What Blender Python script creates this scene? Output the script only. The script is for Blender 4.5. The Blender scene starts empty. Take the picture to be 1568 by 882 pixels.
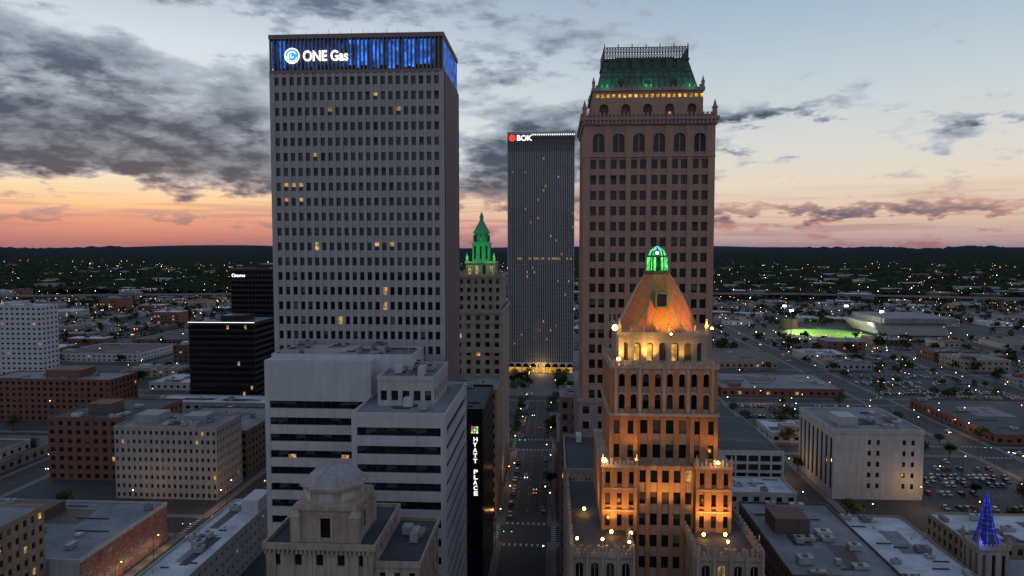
import bpy, math, random
import numpy as np
from mathutils import Vector, Matrix
from mathutils import noise as mn
R = random.Random(7)
rad = math.radians
sc = bpy.context.scene
sc.view_settings.view_transform = 'Standard'
sc.view_settings.look = 'None'
sc.view_settings.exposure = 0

def lin(r, g, b):
    f = lambda c: (c/255/12.92) if c/255 <= .04045 else ((c/255+.055)/1.055)**2.4
    return (f(r), f(g), f(b), 1)

# ------------------------------------------------------------------ materials
MATS = {}
def mth(nt, op, a, b=None, c=None, clamp=False):
    n = nt.nodes.new('ShaderNodeMath'); n.operation = op; n.use_clamp = clamp
    for i, s in enumerate((a, b, c)):
        if s is None: continue
        if isinstance(s, (int, float)): n.inputs[i].default_value = s
        else: nt.links.new(s, n.inputs[i])
    return n.outputs[0]
def mixc(nt, f, a, b, blend='MIX'):
    n = nt.nodes.new('ShaderNodeMix'); n.data_type = 'RGBA'; n.blend_type = blend
    for s, v in ((n.inputs[0], f), (n.inputs[6], a), (n.inputs[7], b)):
        if isinstance(v, (int, float)): s.default_value = v
        elif isinstance(v, (tuple, list)): s.default_value = v if len(v) == 4 else (*v, 1)
        else: nt.links.new(v, s)
    return n.outputs[2]
def noise(nt, vec, scale, detail=4, rough=.55):
    n = nt.nodes.new('ShaderNodeTexNoise')
    n.inputs['Scale'].default_value = scale; n.inputs['Detail'].default_value = detail
    n.inputs['Roughness'].default_value = rough
    nt.links.new(vec, n.inputs['Vector'])
    return n.outputs[0]
def vmul(nt, v, s):
    n = nt.nodes.new('ShaderNodeVectorMath'); n.operation = 'MULTIPLY'
    nt.links.new(v, n.inputs[0]); n.inputs[1].default_value = s
    return n.outputs[0]
def ramp(nt, f, stops):
    n = nt.nodes.new('ShaderNodeValToRGB'); e = n.color_ramp.elements
    while len(e) > 1: e.remove(e[-1])
    e[0].position = stops[0][0]; e[0].color = stops[0][1]
    for p, c in stops[1:]:
        x = e.new(p); x.color = c
    nt.links.new(f, n.inputs[0])
    return n.outputs[0]
def sm(nt, x, a, b, ta=0, tb=1):
    n = nt.nodes.new('ShaderNodeMapRange'); n.interpolation_type = 'SMOOTHSTEP'
    nt.links.new(x, n.inputs[0]); n.inputs[1].default_value = a; n.inputs[2].default_value = b
    n.inputs[3].default_value = ta; n.inputs[4].default_value = tb
    return n.outputs[0]
def newmat(name):
    m = bpy.data.materials.new(name); m.use_nodes = True
    MATS[name] = m
    nt = m.node_tree
    b = nt.nodes['Principled BSDF']
    pos = nt.nodes.new('ShaderNodeNewGeometry').outputs['Position']
    return m, nt, b, pos
def wallmat(name, col, rough=.8, var=.25, scale=.35, streak=.25, metal=0):
    m, nt, b, pos = newmat(name)
    n1 = noise(nt, pos, scale, 4)
    f = mth(nt, 'ADD', mth(nt, 'MULTIPLY', mth(nt, 'SUBTRACT', n1, .5), var*2.4), 1)
    if streak:
        n2 = noise(nt, vmul(nt, pos, (1.1, 1.1, .07)), 1.0, 3)
        f = mth(nt, 'ADD', f, mth(nt, 'MULTIPLY', mth(nt, 'SUBTRACT', n2, .5), streak*2))
    n3 = noise(nt, pos, scale*12, 1)
    f = mth(nt, 'ADD', f, mth(nt, 'MULTIPLY', mth(nt, 'SUBTRACT', n3, .5), var))
    c = mixc(nt, 1.0, (*col, 1), f, 'MULTIPLY')
    nt.links.new(c, b.inputs['Base Color'])
    b.inputs['Roughness'].default_value = rough; b.inputs['Metallic'].default_value = metal
    return m
def glassmat(name, col=(.012, .015, .02), rough=.12, spec=.5):
    m, nt, b, pos = newmat(name)
    n1 = noise(nt, vmul(nt, pos, (.5, .5, .26)), 1.0, 1)
    f = mth(nt, 'MULTIPLY', n1, 2.0)
    nt.links.new(mixc(nt, 1.0, (*col, 1), f, 'MULTIPLY'), b.inputs['Base Color'])
    b.inputs['Roughness'].default_value = rough
    b.inputs['Specular IOR Level'].default_value = spec
    return m
def emit(name, col, s, vary=0, sc_=.9):
    m, nt, b, pos = newmat(name)
    b.inputs['Base Color'].default_value = (.02, .02, .02, 1)
    b.inputs['Emission Color'].default_value = (*col, 1)
    if vary:
        n1 = noise(nt, pos, sc_, 3)
        nt.links.new(mth(nt, 'MULTIPLY', mth(nt, 'POWER', mth(nt, 'MULTIPLY', n1, 1.8), 3), s), b.inputs['Emission Strength'])
    else:
        b.inputs['Emission Strength'].default_value = s
    m.cycles.emission_sampling = 'NONE'
    return m

wallmat('pale_concrete', (.40, .38, .395), var=.12, streak=.14)
wallmat('mauve_concrete', (.235, .175, .175), var=.08, streak=.18)
wallmat('tower_pink_stone', (.41, .245, .185), var=.14, streak=.18)
wallmat('tower_base_stone', (.32, .235, .215), var=.14, streak=.25)
wallmat('white_panel', (.51, .51, .54), var=.10, streak=.22)
wallmat('limestone', (.33, .27, .225), var=.3, streak=.45)
wallmat('warm_limestone', (.38, .31, .255), var=.35, streak=.5)
wallmat('orange_brick', (.36, .18, .09), var=.3, scale=1.2, streak=.25)
wallmat('red_brick', (.19, .08, .062), var=.25, streak=.25)
wallmat('brown_brick', (.13, .085, .07), var=.25, streak=.25)
wallmat('tan_brick', (.32, .24, .175), var=.25, streak=.3)
wallmat('grey_stucco', (.30, .30, .315), var=.2, streak=.3)
wallmat('light_stucco', (.44, .435, .43), var=.2, streak=.35)
wallmat('dark_metal', (.035, .037, .042), rough=.4, var=.1, streak=.1)
wallmat('black_panel', (.012, .012, .014), rough=.3, var=.1, streak=.1)
wallmat('fin_metal', (.17, .17, .185), rough=.5, var=.1, streak=.1)
wallmat('pale_fin', (.32, .32, .35), rough=.5, var=.1, streak=.1)
wallmat('white_paint', (.75, .75, .74), var=.08, streak=.1)
wallmat('roof_white', (.50, .53, .57), var=.55, scale=.12, streak=0)
wallmat('roof_grey', (.20, .21, .235), var=.6, scale=.12, streak=0)
wallmat('roof_dark', (.06, .065, .075), var=.4, scale=.12, streak=0)
wallmat('roof_brown', (.13, .10, .09), var=.4, scale=.12, streak=0)
wallmat('asphalt', (.042, .044, .048), rough=.75, var=.35, scale=.06, streak=0)
wallmat('parking_asphalt', (.050, .053, .058), var=.6, scale=.05, streak=0)
wallmat('pavement_concrete', (.16, .155, .15), var=.3, scale=.3, streak=0)
wallmat('grass', (.035, .05, .022), var=.5, scale=.15, streak=0)
wallmat('road_paint_white', (.5, .5, .48), var=.4, scale=1.5, streak=0)
wallmat('road_paint_yellow', (.5, .32, .05), var=.4, scale=1.5, streak=0)
wallmat('copper_green', (.05, .12, .095), rough=.6, var=.5, scale=.6, streak=.5)
wallmat('copper_dark', (.045, .06, .05), rough=.6, var=.4, scale=.6, streak=.4)
wallmat('bark', (.07, .05, .035), var=.3, scale=3)
wallmat('ac_metal', (.33, .34, .35), rough=.5, var=.2)
wallmat('lamp_pole_metal', (.06, .06, .065), rough=.5, var=.1)
wallmat('tire', (.02, .02, .02), var=.1)
wallmat('cupola_green', (.07, .30, .16), var=.3)
wallmat('turf_green', (.08, .22, .03), var=.3, scale=.1)
wallmat('spire_slate', (.03, .035, .07), rough=.5)
glassmat('glass'); glassmat('glass_blue', (.010, .015, .024), .06, .5)
glassmat('glass_tint', (.028, .015, .013), .15, .4)
glassmat('glass_black', (.006, .006, .008), .08, .4)
wallmat('blind', (.13, .125, .12), var=.3, scale=2)
wallmat('blind_dim', (.05, .05, .055), var=.3, scale=2)
emit('lit_window', (1.0, .58, .18), .50, vary=1)
emit('lamp_warm', (1, .50, .16), 11)
emit('lamp_white', (.9, .95, 1), 11)
emit('lamp_orange', (1, .36, .07), 11)
emit('lamp_red', (1, .04, .02), 7)
emit('lamp_green', (.1, 1, .4), 4)
emit('lamp_flood', (1, .50, .10), 40)
emit('blue_wash_glow', (.03, .20, 1), 1.05, vary=1, sc_=.5)  # panel glow stands in for the blue wash lighting of the crown
emit('blue_wash_glow_dim', (.02, .10, .5), .38, vary=1, sc_=.5)
emit('sign_white', (1, 1, 1), 1.6)
emit('sign_blue', (.05, .35, .9), 1.2)
emit('sign_red', (1, .03, .02), 1.8)
emit('sign_yellow', (1, .7, .05), 1.5)
emit('sign_green', (.1, .8, .2), 1.5)
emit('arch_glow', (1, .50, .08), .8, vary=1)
emit('lantern_green', (.12, .95, .18), 1.3, vary=1)
emit('blue_rope', (.03, .06, 1), .7, vary=1)
for i, c in enumerate([(.6, .6, .6), (.03, .03, .035), (.25, .26, .28), (.3, .03, .03), (.04, .07, .16), (.5, .48, .42), (.12, .13, .14)]):
    m = wallmat('car_paint_%d' % i, c, rough=.3, var=.03, streak=0, metal=.2)
    m.node_tree.nodes['Principled BSDF'].inputs['Coat Weight'].default_value = .5
def leafmat(name, a, b2):
    m, nt, b, pos = newmat(name)
    f = noise(nt, pos, .55, 2)
    f = mth(nt, 'MULTIPLY', mth(nt, 'SUBTRACT', f, .3), 2.4, clamp=True)
    nt.links.new(mixc(nt, f, (*a, 1), (*b2, 1)), b.inputs['Base Color'])
    b.inputs['Roughness'].default_value = .9
    b.inputs['Specular IOR Level'].default_value = .1
leafmat('foliage', (.018, .035, .012), (.07, .10, .035))
leafmat('foliage_far', (.014, .026, .012), (.055, .075, .032))
# diamond patterned roof tiles
m, nt, b, pos = newmat('roof_tiles_diamond')
sx = nt.nodes.new('ShaderNodeSeparateXYZ'); nt.links.new(pos, sx.inputs[0])
h = mth(nt, 'ADD', sx.outputs[0], mth(nt, 'MULTIPLY', sx.outputs[1], .35))
def dia(sg):
    q = mth(nt, 'ADD', h, mth(nt, 'MULTIPLY', sx.outputs[2], .6*sg))
    q = mth(nt, 'FRACT', mth(nt, 'MULTIPLY', q, .62))
    return mth(nt, 'GREATER_THAN', mth(nt, 'ABSOLUTE', mth(nt, 'SUBTRACT', q, .5)), .43)
msk = mth(nt, 'MAXIMUM', dia(1), dia(-1))
base = mixc(nt, noise(nt, pos, 2.5, 3), (.50, .10, .03, 1), (.68, .22, .05, 1))
nt.links.new(mixc(nt, msk, base, (.16, .24, .06, 1)), b.inputs['Base Color'])
b.inputs['Roughness'].default_value = .5
# mural
m, nt, b, pos = newmat('mural_paint')
v = nt.nodes.new('ShaderNodeTexNoise'); v.inputs['Scale'].default_value = .22; v.inputs['Detail'].default_value = 4
v.inputs['Distortion'].default_value = 3.0
nt.links.new(vmul(nt, pos, (1, .8, 1.2)), v.inputs['Vector'])
c = ramp(nt, v.outputs[0], [(.25, (.02, .04, .16, 1)), (.36, (.22, .03, .25, 1)), (.42, (.45, .08, .06, 1)), (.46, (.03, .03, .12, 1)), (.50, (.55, .30, .04, 1)), (.53, (.04, .03, .10, 1)), (.57, (.05, .25, .28, 1)), (.61, (.30, .04, .25, 1)), (.66, (.5, .4, .3, 1)), (.75, (.05, .08, .25, 1))])
nt.links.new(c, b.inputs['Base Color'])
# far ground
m, nt, b, pos = newmat('earth')
f = noise(nt, pos, .012, 6, .65); f2 = noise(nt, pos, .0012, 4)
c = ramp(nt, f, [(.3, (.016, .022, .016, 1)), (.5, (.03, .034, .026, 1)), (.62, (.05, .05, .045, 1)), (.75, (.085, .085, .08, 1))])
nt.links.new(mixc(nt, mth(nt, 'MULTIPLY', f2, .7), c, (.014, .020, .018, 1)), b.inputs['Base Color'])
b.inputs['Roughness'].default_value = 1; b.inputs['Specular IOR Level'].default_value = 0
m, nt, b, pos = newmat('canopy')
f = noise(nt, pos, .03, 5, .7)
c = ramp(nt, f, [(.3, (.011, .020, .013, 1)), (.5, (.028, .040, .026, 1)), (.7, (.062, .074, .048, 1))])
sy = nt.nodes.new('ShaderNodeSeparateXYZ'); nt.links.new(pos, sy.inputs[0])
far = sm(nt, sy.outputs[1], 2500, 11000)  # aerial haze blended into the canopy colour with distance
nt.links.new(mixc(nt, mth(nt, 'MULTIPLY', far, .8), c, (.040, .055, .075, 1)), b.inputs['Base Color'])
b.inputs['Roughness'].default_value = 1; b.inputs['Specular IOR Level'].default_value = 0
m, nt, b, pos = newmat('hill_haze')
nt.links.new(mixc(nt, noise(nt, pos, .0015, 4), (.038, .050, .074, 1), (.065, .078, .11, 1)), b.inputs['Base Color'])  # bluish distance haze put straight into the hills' base colour
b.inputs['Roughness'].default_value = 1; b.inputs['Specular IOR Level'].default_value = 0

# ------------------------------------------------------------------ mesh builder
class MB:
    def __init__(s): s.v = []; s.f = []; s.m = []; s.names = []
    def mi(s, n):
        if n not in s.names: s.names.append(n)
        return s.names.index(n)
    def box(s, x0, x1, y0, y1, z0, z1, mt):
        if x1 < x0: x0, x1 = x1, x0
        if y1 < y0: y0, y1 = y1, y0
        s.frus((x0, x1, y0, y1), z0, (x0, x1, y0, y1), z1, mt)
    def frus(s, a, z0, c, z1, mt):
        k = len(s.v)
        x0, x1, y0, y1 = a; X0, X1, Y0, Y1 = c
        s.v += [(x0, y0, z0), (x1, y0, z0), (x1, y1, z0), (x0, y1, z0), (X0, Y0, z1), (X1, Y0, z1), (X1, Y1, z1), (X0, Y1, z1)]
        s.f += [(k, k+3, k+2, k+1), (k+4, k+5, k+6, k+7), (k, k+1, k+5, k+4), (k+1, k+2, k+6, k+5), (k+2, k+3, k+7, k+6), (k+3, k, k+4, k+7)]
        s.m += [s.mi(mt)]*6
    def quad(s, a, b, c, d, mt):
        k = len(s.v); s.v += [a, b, c, d]; s.f.append((k, k+1, k+2, k+3)); s.m.append(s.mi(mt))
    def cyl(s, cx, cy, r0, z0, r1, z1, n, mt, rot=0, cap=True):
        k = len(s.v); i = s.mi(mt)
        for r, z in ((r0, z0), (r1, z1)):
            for q in range(n):
                a = rot+2*math.pi*q/n
                s.v.append((cx+r*math.cos(a), cy+r*math.sin(a), z))
        for q in range(n):
            s.f.append((k+q, k+(q+1) % n, k+n+(q+1) % n, k+n+q)); s.m.append(i)
        if cap:
            s.f.append(tuple(k+n+q for q in range(n))); s.m.append(i)
    def tube(s, p, q, r0, r1, n, mt):
        p = Vector(p); q = Vector(q); d = (q-p).normalized()
        u = d.orthogonal().normalized(); w = d.cross(u); k = len(s.v); i = s.mi(mt)
        for c, r in ((p, r0), (q, r1)):
            for j in range(n):
                a = 2*math.pi*j/n
                s.v.append(tuple(c+(u*math.cos(a)+w*math.sin(a))*r))
        for j in range(n):
            s.f.append((k+j, k+(j+1) % n, k+n+(j+1) % n, k+n+j)); s.m.append(i)
        s.f.append(tuple(k+n+j for j in range(n))); s.m.append(i)
    def ball(s, cx, cy, cz, r, mt, n=6):
        k = len(s.v); i = s.mi(mt)
        s.v.append((cx, cy, cz-r))
        for e in (-.6, .0, .6):
            for q in range(n):
                a = 2*math.pi*q/n
                s.v.append((cx+r*math.cos(e*1.4)*math.cos(a), cy+r*math.cos(e*1.4)*math.sin(a), cz+r*math.sin(e*1.4)))
        s.v.append((cx, cy, cz+r))
        for q in range(n):
            q2 = (q+1) % n
            s.f.append((k, k+1+q2, k+1+q)); s.m.append(i)
            for l in range(2):
                s.f.append((k+1+l*n+q, k+1+l*n+q2, k+1+(l+1)*n+q2, k+1+(l+1)*n+q)); s.m.append(i)
            s.f.append((k+1+2*n+q, k+1+2*n+q2, k+1+3*n)); s.m.append(i)
    def mesh(s, name, origin=(0, 0, 0)):
        me = bpy.data.meshes.new(name)
        o = origin
        vv = s.v if o == (0, 0, 0) else [(x-o[0], y-o[1], z-o[2]) for x, y, z in s.v]
        me.from_pydata(vv, [], s.f)
        for n in s.names: me.materials.append(MATS[n])
        me.polygons.foreach_set('material_index', s.m)
        me.update()
        return me
    def obj(s, name, origin=None):
        if origin is None:
            a = np.array(s.v); origin = (float((a[:, 0].min()+a[:, 0].max())/2), float((a[:, 1].min()+a[:, 1].max())/2), float(a[:, 2].min()))
        return place(s.mesh(name, origin), name, origin)
def place(me, name, loc=(0, 0, 0), rz=0, sc_=1):
    ob = bpy.data.objects.new(name, me); ob.location = loc; ob.rotation_euler = (0, 0, rz)
    ob.scale = (sc_, sc_, sc_)
    sc.collection.objects.link(ob); return ob
def child(ob, parent):
    ob.parent = parent
    ob.matrix_parent_inverse = Matrix.Translation(parent.location).inverted()
def light(kind, name, loc, e, col, parent=None, target=None, ang=100, r=.3):
    l = bpy.data.lights.new(name, kind); l.energy = e; l.color = col; l.shadow_soft_size = r
    if kind == 'SPOT': l.spot_size = rad(ang); l.spot_blend = .8
    ob = bpy.data.objects.new(name, l); sc.collection.objects.link(ob); ob.location = loc
    if target: ob.rotation_euler = (Vector(target)-Vector(loc)).to_track_quat('-Z', 'Y').to_euler()
    if parent: child(ob, parent)
    return ob

def parapet(M, x0, x1, y0, y1, z, wall, roof, h=.9, clutter=3, over=.12):
    M.box(x0-over, x1+over, y0-over, y1+over, z-.03, z+.25, wall)
    t = .35; X0, X1, Y0, Y1 = x0-over+.01, x1+over-.01, y0-over+.01, y1+over-.01
    M.box(X0, X1, Y0, Y0+t, z+.25, z+h, wall); M.box(X0, X1, Y1-t, Y1, z+.25, z+h, wall)
    M.box(X0, X0+t, Y0+t, Y1-t, z+.25, z+h-.004, wall); M.box(X1-t, X1, Y0+t, Y1-t, z+.25, z+h-.004, wall)
    M.quad((X0+t, Y0+t, z+.256), (X1-t, Y0+t, z+.256), (X1-t, Y1-t, z+.256), (X0+t, Y1-t, z+.256), roof)
    w, d = x1-x0, y1-y0
    for k in range(clutter):
        a = R.uniform(1.2, min(4.5, w*.25)); c = R.uniform(1.2, min(4.0, d*.25)); hh = R.uniform(.8, 2.2)
        cx = R.uniform(x0+a/2+1, x1-a/2-1); cy = R.uniform(y0+c/2+1, y1-c/2-1)
        zz = z+.257+k*.0013
        M.box(cx-a/2, cx+a/2, cy-c/2, cy+c/2, zz+.2, zz+hh, R.choice(['ac_metal', 'roof_grey', 'ac_metal', 'white_panel']))
        M.box(cx-a/2+.2, cx+a/2-.2, cy-c/2+.2, cy+c/2-.2, zz, zz+.21, 'dark_metal')
        if a > 2: M.cyl(cx, cy, min(a, c)*.3, zz+hh, min(a, c)*.3, zz+hh+.25, 8, 'dark_metal')
        if k % 2:
            xa = R.uniform(x0+1, x1-1-w*.2); ya = R.uniform(y0+1, y1-1)
            M.box(xa, xa+w*.18, ya-.15, ya+.15, z+.3+k*.002, z+.62, 'roof_dark')
            M.cyl(R.uniform(x0+1, x1-1), R.uniform(y0+1, y1-1), .2, z+.25, .2, z+1.1, 6, 'ac_metal')
    for k in range(min(3, clutter)):
        xa = R.uniform(x0+1, x1-w*.35); ya = R.uniform(y0+1, y1-d*.35)
        zz = z+.2615+k*.004
        M.quad((xa, ya, zz), (xa+w*R.uniform(.12, .3), ya, zz), (xa+w*.25, ya+d*.28, zz), (xa, ya+d*.28, zz), R.choice(['roof_grey', 'roof_dark', 'roof_brown', roof]))

def facade(M, x0, x1, y0, y1, z0, z1, nf, nx, ny, wr=.5, hr=.55, wall='grey_stucco', glass='glass', pl=.03, pb=.2, d=.35,
           sides='FBLR', proud=.06, edge=0.0, slab=None, lit='lit_window', mull=0, low=0.5):
    slab = slab or wall
    M.box(x0+d, x1-d, y0+d, y1-d, z0, z1-.05, glass)
    fh = (z1-z0)/nf
    for k in range(nf+1):
        a = z0+k*fh-fh*(1-hr)*(1-low); b = z0+k*fh+fh*(1-hr)*low
        a = max(a, z0); b = min(b, z1-.001)
        if b > a: M.box(x0+proud, x1-proud, y0+proud, y1-proud, a, b, slab)
    for S in 'FBLR':
        hor = S in 'FB'
        n = nx if hor else ny
        a0, a1 = (x0, x1) if hor else (y0, y1)
        if S not in sides:
            if S == 'F': M.box(x0, x1, y0, y0+d+.05, z0, z1, wall)
            if S == 'B': M.box(x0, x1, y1-d-.05, y1, z0, z1, wall)
            if S == 'L': M.box(x0-.004, x0+d+.05, y0+.004, y1-.004, z0, z1, wall)
            if S == 'R': M.box(x1-d-.05, x1+.004, y0+.004, y1-.004, z0, z1, wall)
            continue
        bw = (a1-a0-2*edge)/n; hw = bw*(1-wr)/2
        for b in range(n+1):
            c = a0+edge+b*bw
            p, q = c-hw, c+hw
            if b == 0: p = a0
            if b == n: q = a1
            if S == 'F': M.box(p, q, y0, y0+d+.02, z0, z1, wall)
            if S == 'B': M.box(p, q, y1-d-.02, y1, z0, z1, wall)
            if S == 'L': M.box(x0-.003, x0+d+.02, max(p, y0+.003), min(q, y1-.003), z0, z1, wall)
            if S == 'R': M.box(x1-d-.02, x1+.003, max(p, y0+.003), min(q, y1-.003), z0, z1, wall)
            if mull and b < n:
                cc = c+bw/2
                if S == 'F': M.box(cc-mull, cc+mull, y0+d*.4, y0+d+.02, z0, z1, wall)
                if S == 'L': M.box(x0+d*.4, x0+d+.02, cc-mull, cc+mull, z0, z1, wall)
                if S == 'R': M.box(x1-d-.02, x1-d*.4, cc-mull, cc+mull, z0, z1, wall)
        for k in range(nf):
            za = z0+k*fh+fh*(1-hr)*low; zb = za+fh*hr
            for b in range(n):
                r = R.random()
                if r < pl: mt = lit
                elif r < pl+pb:
                    mt = R.choice(['blind', 'blind_dim', 'blind_dim'])
                    za2 = za+(zb-za)*R.choice([0, .3, .55])
                else: continue
                zz = za if r < pl else za2
                p = a0+edge+b*bw+hw; q = p+bw*wr; e = .02
                if mull and R.random() < .6: q = (p+q)/2
                if S == 'F': M.quad((p, y0+d-e, zz), (q, y0+d-e, zz), (q, y0+d-e, zb), (p, y0+d-e, zb), mt)
                if S == 'L': M.quad((x0+d-e, q, zz), (x0+d-e, p, zz), (x0+d-e, p, zb), (x0+d-e, q, zb), mt)
                if S == 'R': M.quad((x1-d+e, p, zz), (x1-d+e, q, zz), (x1-d+e, q, zb), (x1-d+e, p, zb), mt)

PXZ = lambda s, t, z: (s, t, z)
def arch(M, P, s0, s1, zs, ztop, t0, t1, mt, n=8):
    c = (s0+s1)/2; r = (s1-s0)/2
    pts = [(c-r*math.cos(math.pi*k/n), zs+min(r*math.sin(math.pi*k/n), ztop-zs-.02)) for k in range(n+1)]
    for k in range(n):
        (a, za), (b, zb) = pts[k], pts[k+1]
        M.quad(P(a, t0, za), P(b, t0, zb), P(b, t0, ztop), P(a, t0, ztop), mt)
        M.quad(P(a, t0, za), P(a, t1, za), P(b, t1, zb), P(b, t0, zb), mt)

def bld(x0, x1, y0, y1, h, fh=3.8, bay=4, wr=.5, hr=.5, wall='grey_stucco', roof='roof_grey', clutter=4, z0=0, **k):
    M = MB()
    nf = max(1, round((h-z0)/fh))
    facade(M, x0, x1, y0, y1, z0, h, nf, max(1, round((x1-x0)/bay)), max(1, round((y1-y0)/bay)), wr, hr, wall, **k)
    parapet(M, x0, x1, y0, y1, h, wall, roof, clutter=clutter)
    return M

def text(body, loc, size, mt, parent, width=None, ext=.15, off=.0, name='lettering'):
    cu = bpy.data.curves.new(name, 'FONT'); cu.body = body; cu.size = size; cu.extrude = ext; cu.offset = off
    cu.materials.append(MATS[mt])
    ob = bpy.data.objects.new(name, cu); sc.collection.objects.link(ob)
    ob.rotation_euler = (rad(90), 0, 0); ob.location = loc
    if width:
        bpy.context.view_layer.update()
        ob.scale = (width/ob.dimensions.x, 1, 1)
    child(ob, parent)
    return ob
def finial(M, x, y, z, s, mt):
    M.box(x-.5*s, x+.5*s, y-.5*s, y+.5*s, z, z+2.0*s, mt)
    M.box(x-.62*s, x+.62*s, y-.62*s, y+.62*s, z+2.0*s, z+2.3*s, mt)
    M.cyl(x, y, .55*s, z+2.3*s, .04, z+4.2*s, 6, mt)
o = math.pi/8

# ================================================================== big left office tower
M = MB()
x0, x1, y0, y1 = -72.7, -27.7, 176, 202
facade(M, x0, x1, y0, y1, 0, 149.5, 39, 22, 12, .60, .54, 'pale_concrete', 'glass_blue', pl=.009, pb=.22, d=.6, sides='F', proud=.22, edge=.9)
M.box(x1+.01, x1+.25, y0+.5, y1-.5, 0, 149.4, 'mauve_concrete')
for k in range(9):
    yy = y0+.6+k*(y1-y0-1.2)/8
    M.box(x1+.2, x1+.36, yy-.10, yy+.10, 0, 149.3, 'mauve_concrete')
for (row, cols) in ((31, (1, 2, 3)), (30, (1, 3)), (13, (1, 8, 10, 12, 13, 16, 17)), (27, (13, 15)), (33, (5, )), (37, (13, )), (36, (7, 16))):
    fh = 149.5/39; bw = (x1-x0-1.8)/22
    for c in cols:
        p = x0+.9+c*bw+bw*.20; q = p+bw*.6; za = row*fh+fh*.23; zb = za+fh*.54
        M.quad((p, y0+.57, za+1.1), (q, y0+.57, za+1.1), (q, y0+.57, zb), (p, y0+.57, zb), 'lit_window')
M.box(x0, x1, y0, y1, 149.5, 150.3, 'mauve_concrete')
M.box(x0+.9, x1-.9, y0+.9, y1-.9, 150.3, 158, 'black_panel')
nf_ = 44
for k in range(nf_+1):
    c = x0+.25+k*(x1-x0-.5)/nf_
    M.box(c-.17, c+.17, y0+.1, y0+.88, 150.3, 158.2, 'fin_metal')
    if k < nf_-2:
        strong = (k > 19) or k in (2, 3)
        za = 150.5+R.uniform(0, 1.2)
        M.box(c+.24, c+.80, y0+.80, y0+.87, za, 157.9, 'blue_wash_glow' if strong and k % 4 != 1 else 'blue_wash_glow_dim')  # self-glowing strips in place of wash light between the fins
for k in range(16):
    c = y0+1+k*(y1-y0-2)/15
    M.box(x1-.88, x1-.1, c-.16, c+.16, 150.3, 158.2, 'fin_metal')
    if k < 15: M.box(x1-.88, x1-.2, c+.2, c+1.45, 150.6, 157.8, 'blue_wash_glow')
M.box(x0-.05, x1+.05, y0-.05, y1+.05, 158.2, 159.3, 'mauve_concrete')
M.box(x0+.5, x1-.5, y0+.5, y1-.5, 159.3, 159.4, 'roof_grey')
for k in range(14):
    M.tube((x0+3+k*3, y0+2, 159.3), (x0+3+k*3, y0+2, 160.4+R.random()*.8), .05, .03, 4, 'dark_metal')
tower = M.obj('office_tower')
text('ONE Gas', (-63.8, y0-.15, 152.6), 3.6, 'sign_white', tower, width=11.6, ext=.12, off=.06)
L = MB(); n = 24
for (r0, r1, mt, dy, a0, a1) in ((0, 1.75, 'sign_blue', .0, 0, 24), (1.7, 2.0, 'sign_white', .03, 0, 24), (.9, 1.2, 'sign_white', .06, 2, 15), (.3, .55, 'sign_white', .06, 8, 22), (1.25, 1.45, 'sign_white', .06, 12, 23)):
    for k in range(a0, a1):
        a, b_ = 2*math.pi*k/n, 2*math.pi*(k+1)/n
        P = lambda r, t: (-66.6+r*math.cos(t), y0-.1-dy, 153.9+r*math.sin(t))
        L.quad(P(r0, a), P(r1, a), P(r1, b_), P(r0, b_), mt)
child(L.obj('round_logo'), tower)

# ================================================================== striped office building in front of it
M = MB()
def ribbons(M, x0, x1, y0, y1, z0, z1, first, fh, litp=.025):
    M.box(x0+.5, x1-.5, y0+.5, y1-.5, z0, z1-.1, 'glass_blue')
    M.box(x0, x1, y0, y1, z1-first, z1, 'white_panel')
    z = z1-first
    while z-fh > z0:
        zb = z-fh*.46
        M.box(x0, x1, y0, y1, zb-fh*.54, zb, 'white_panel')
        a = x0+1
        while a < x1-3:
            r = R.random()
            if r < litp: M.quad((a, y0+.47, zb), (a+1.8, y0+.47, zb), (a+1.8, y0+.47, zb+fh*.2), (a, y0+.47, zb+fh*.2), 'lit_window')
            elif r < .3: M.quad((a, y0+.47, z-fh*.46*R.uniform(.3, .9)), (a+2, y0+.47, z-fh*.46*.5), (a+2, y0+.47, z), (a, y0+.47, z), 'blind_dim')
            M.box(a+2.0, a+2.1, y0+.40, y0+.52, zb-.05, z+.05, 'dark_metal')
            a += 2.1
        a = x0+1.1
        while a < x1-2:
            M.box(a, a+.04, y0-.012, y0+.01, zb-fh*.54, zb, 'fin_metal'); a += 4.2
        a = y0+1
        while a < y1-2:
            M.box(x1-.52, x1-.40, a, a+.1, zb-.05, z+.05, 'dark_metal'); a += 2.1
        z -= fh
    for X in (x0+.003, x1-1.1):
        for Y in (y0, y1-1.1):
            M.box(X-.004, X+1.101, Y-.004, Y+1.101, z0, z1-.01, 'white_panel')
ribbons(M, -41.8, -22, 140, 174, 0, 70, 2.2, 3.9)
parapet(M, -41.8, -22, 140, 174, 70, 'white_panel', 'roof_grey', clutter=7, over=.05)
facade(M, -38.5, -26, 149, 169, 70.2, 76, 1, 5, 6, .62, .38, 'light_stucco', 'glass', pl=0, d=.6, low=.35)
parapet(M, -38.5, -26, 149, 169, 76, 'light_stucco', 'roof_grey', clutter=7)
ribbons(M, -67, -41.9, 156, 174.5, 0, 79, 9.5, 3.9)
M.box(-41.9, -33, 160, 174.6, 70.3, 79, 'white_panel')
parapet(M, -67, -33, 160.2, 174.4, 79, 'white_panel', 'roof_grey', clutter=16, over=.01)
M.box(-60, -48, 163, 171, 79.2, 80.6, 'light_stucco')
M.obj('striped_office_building')

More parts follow.
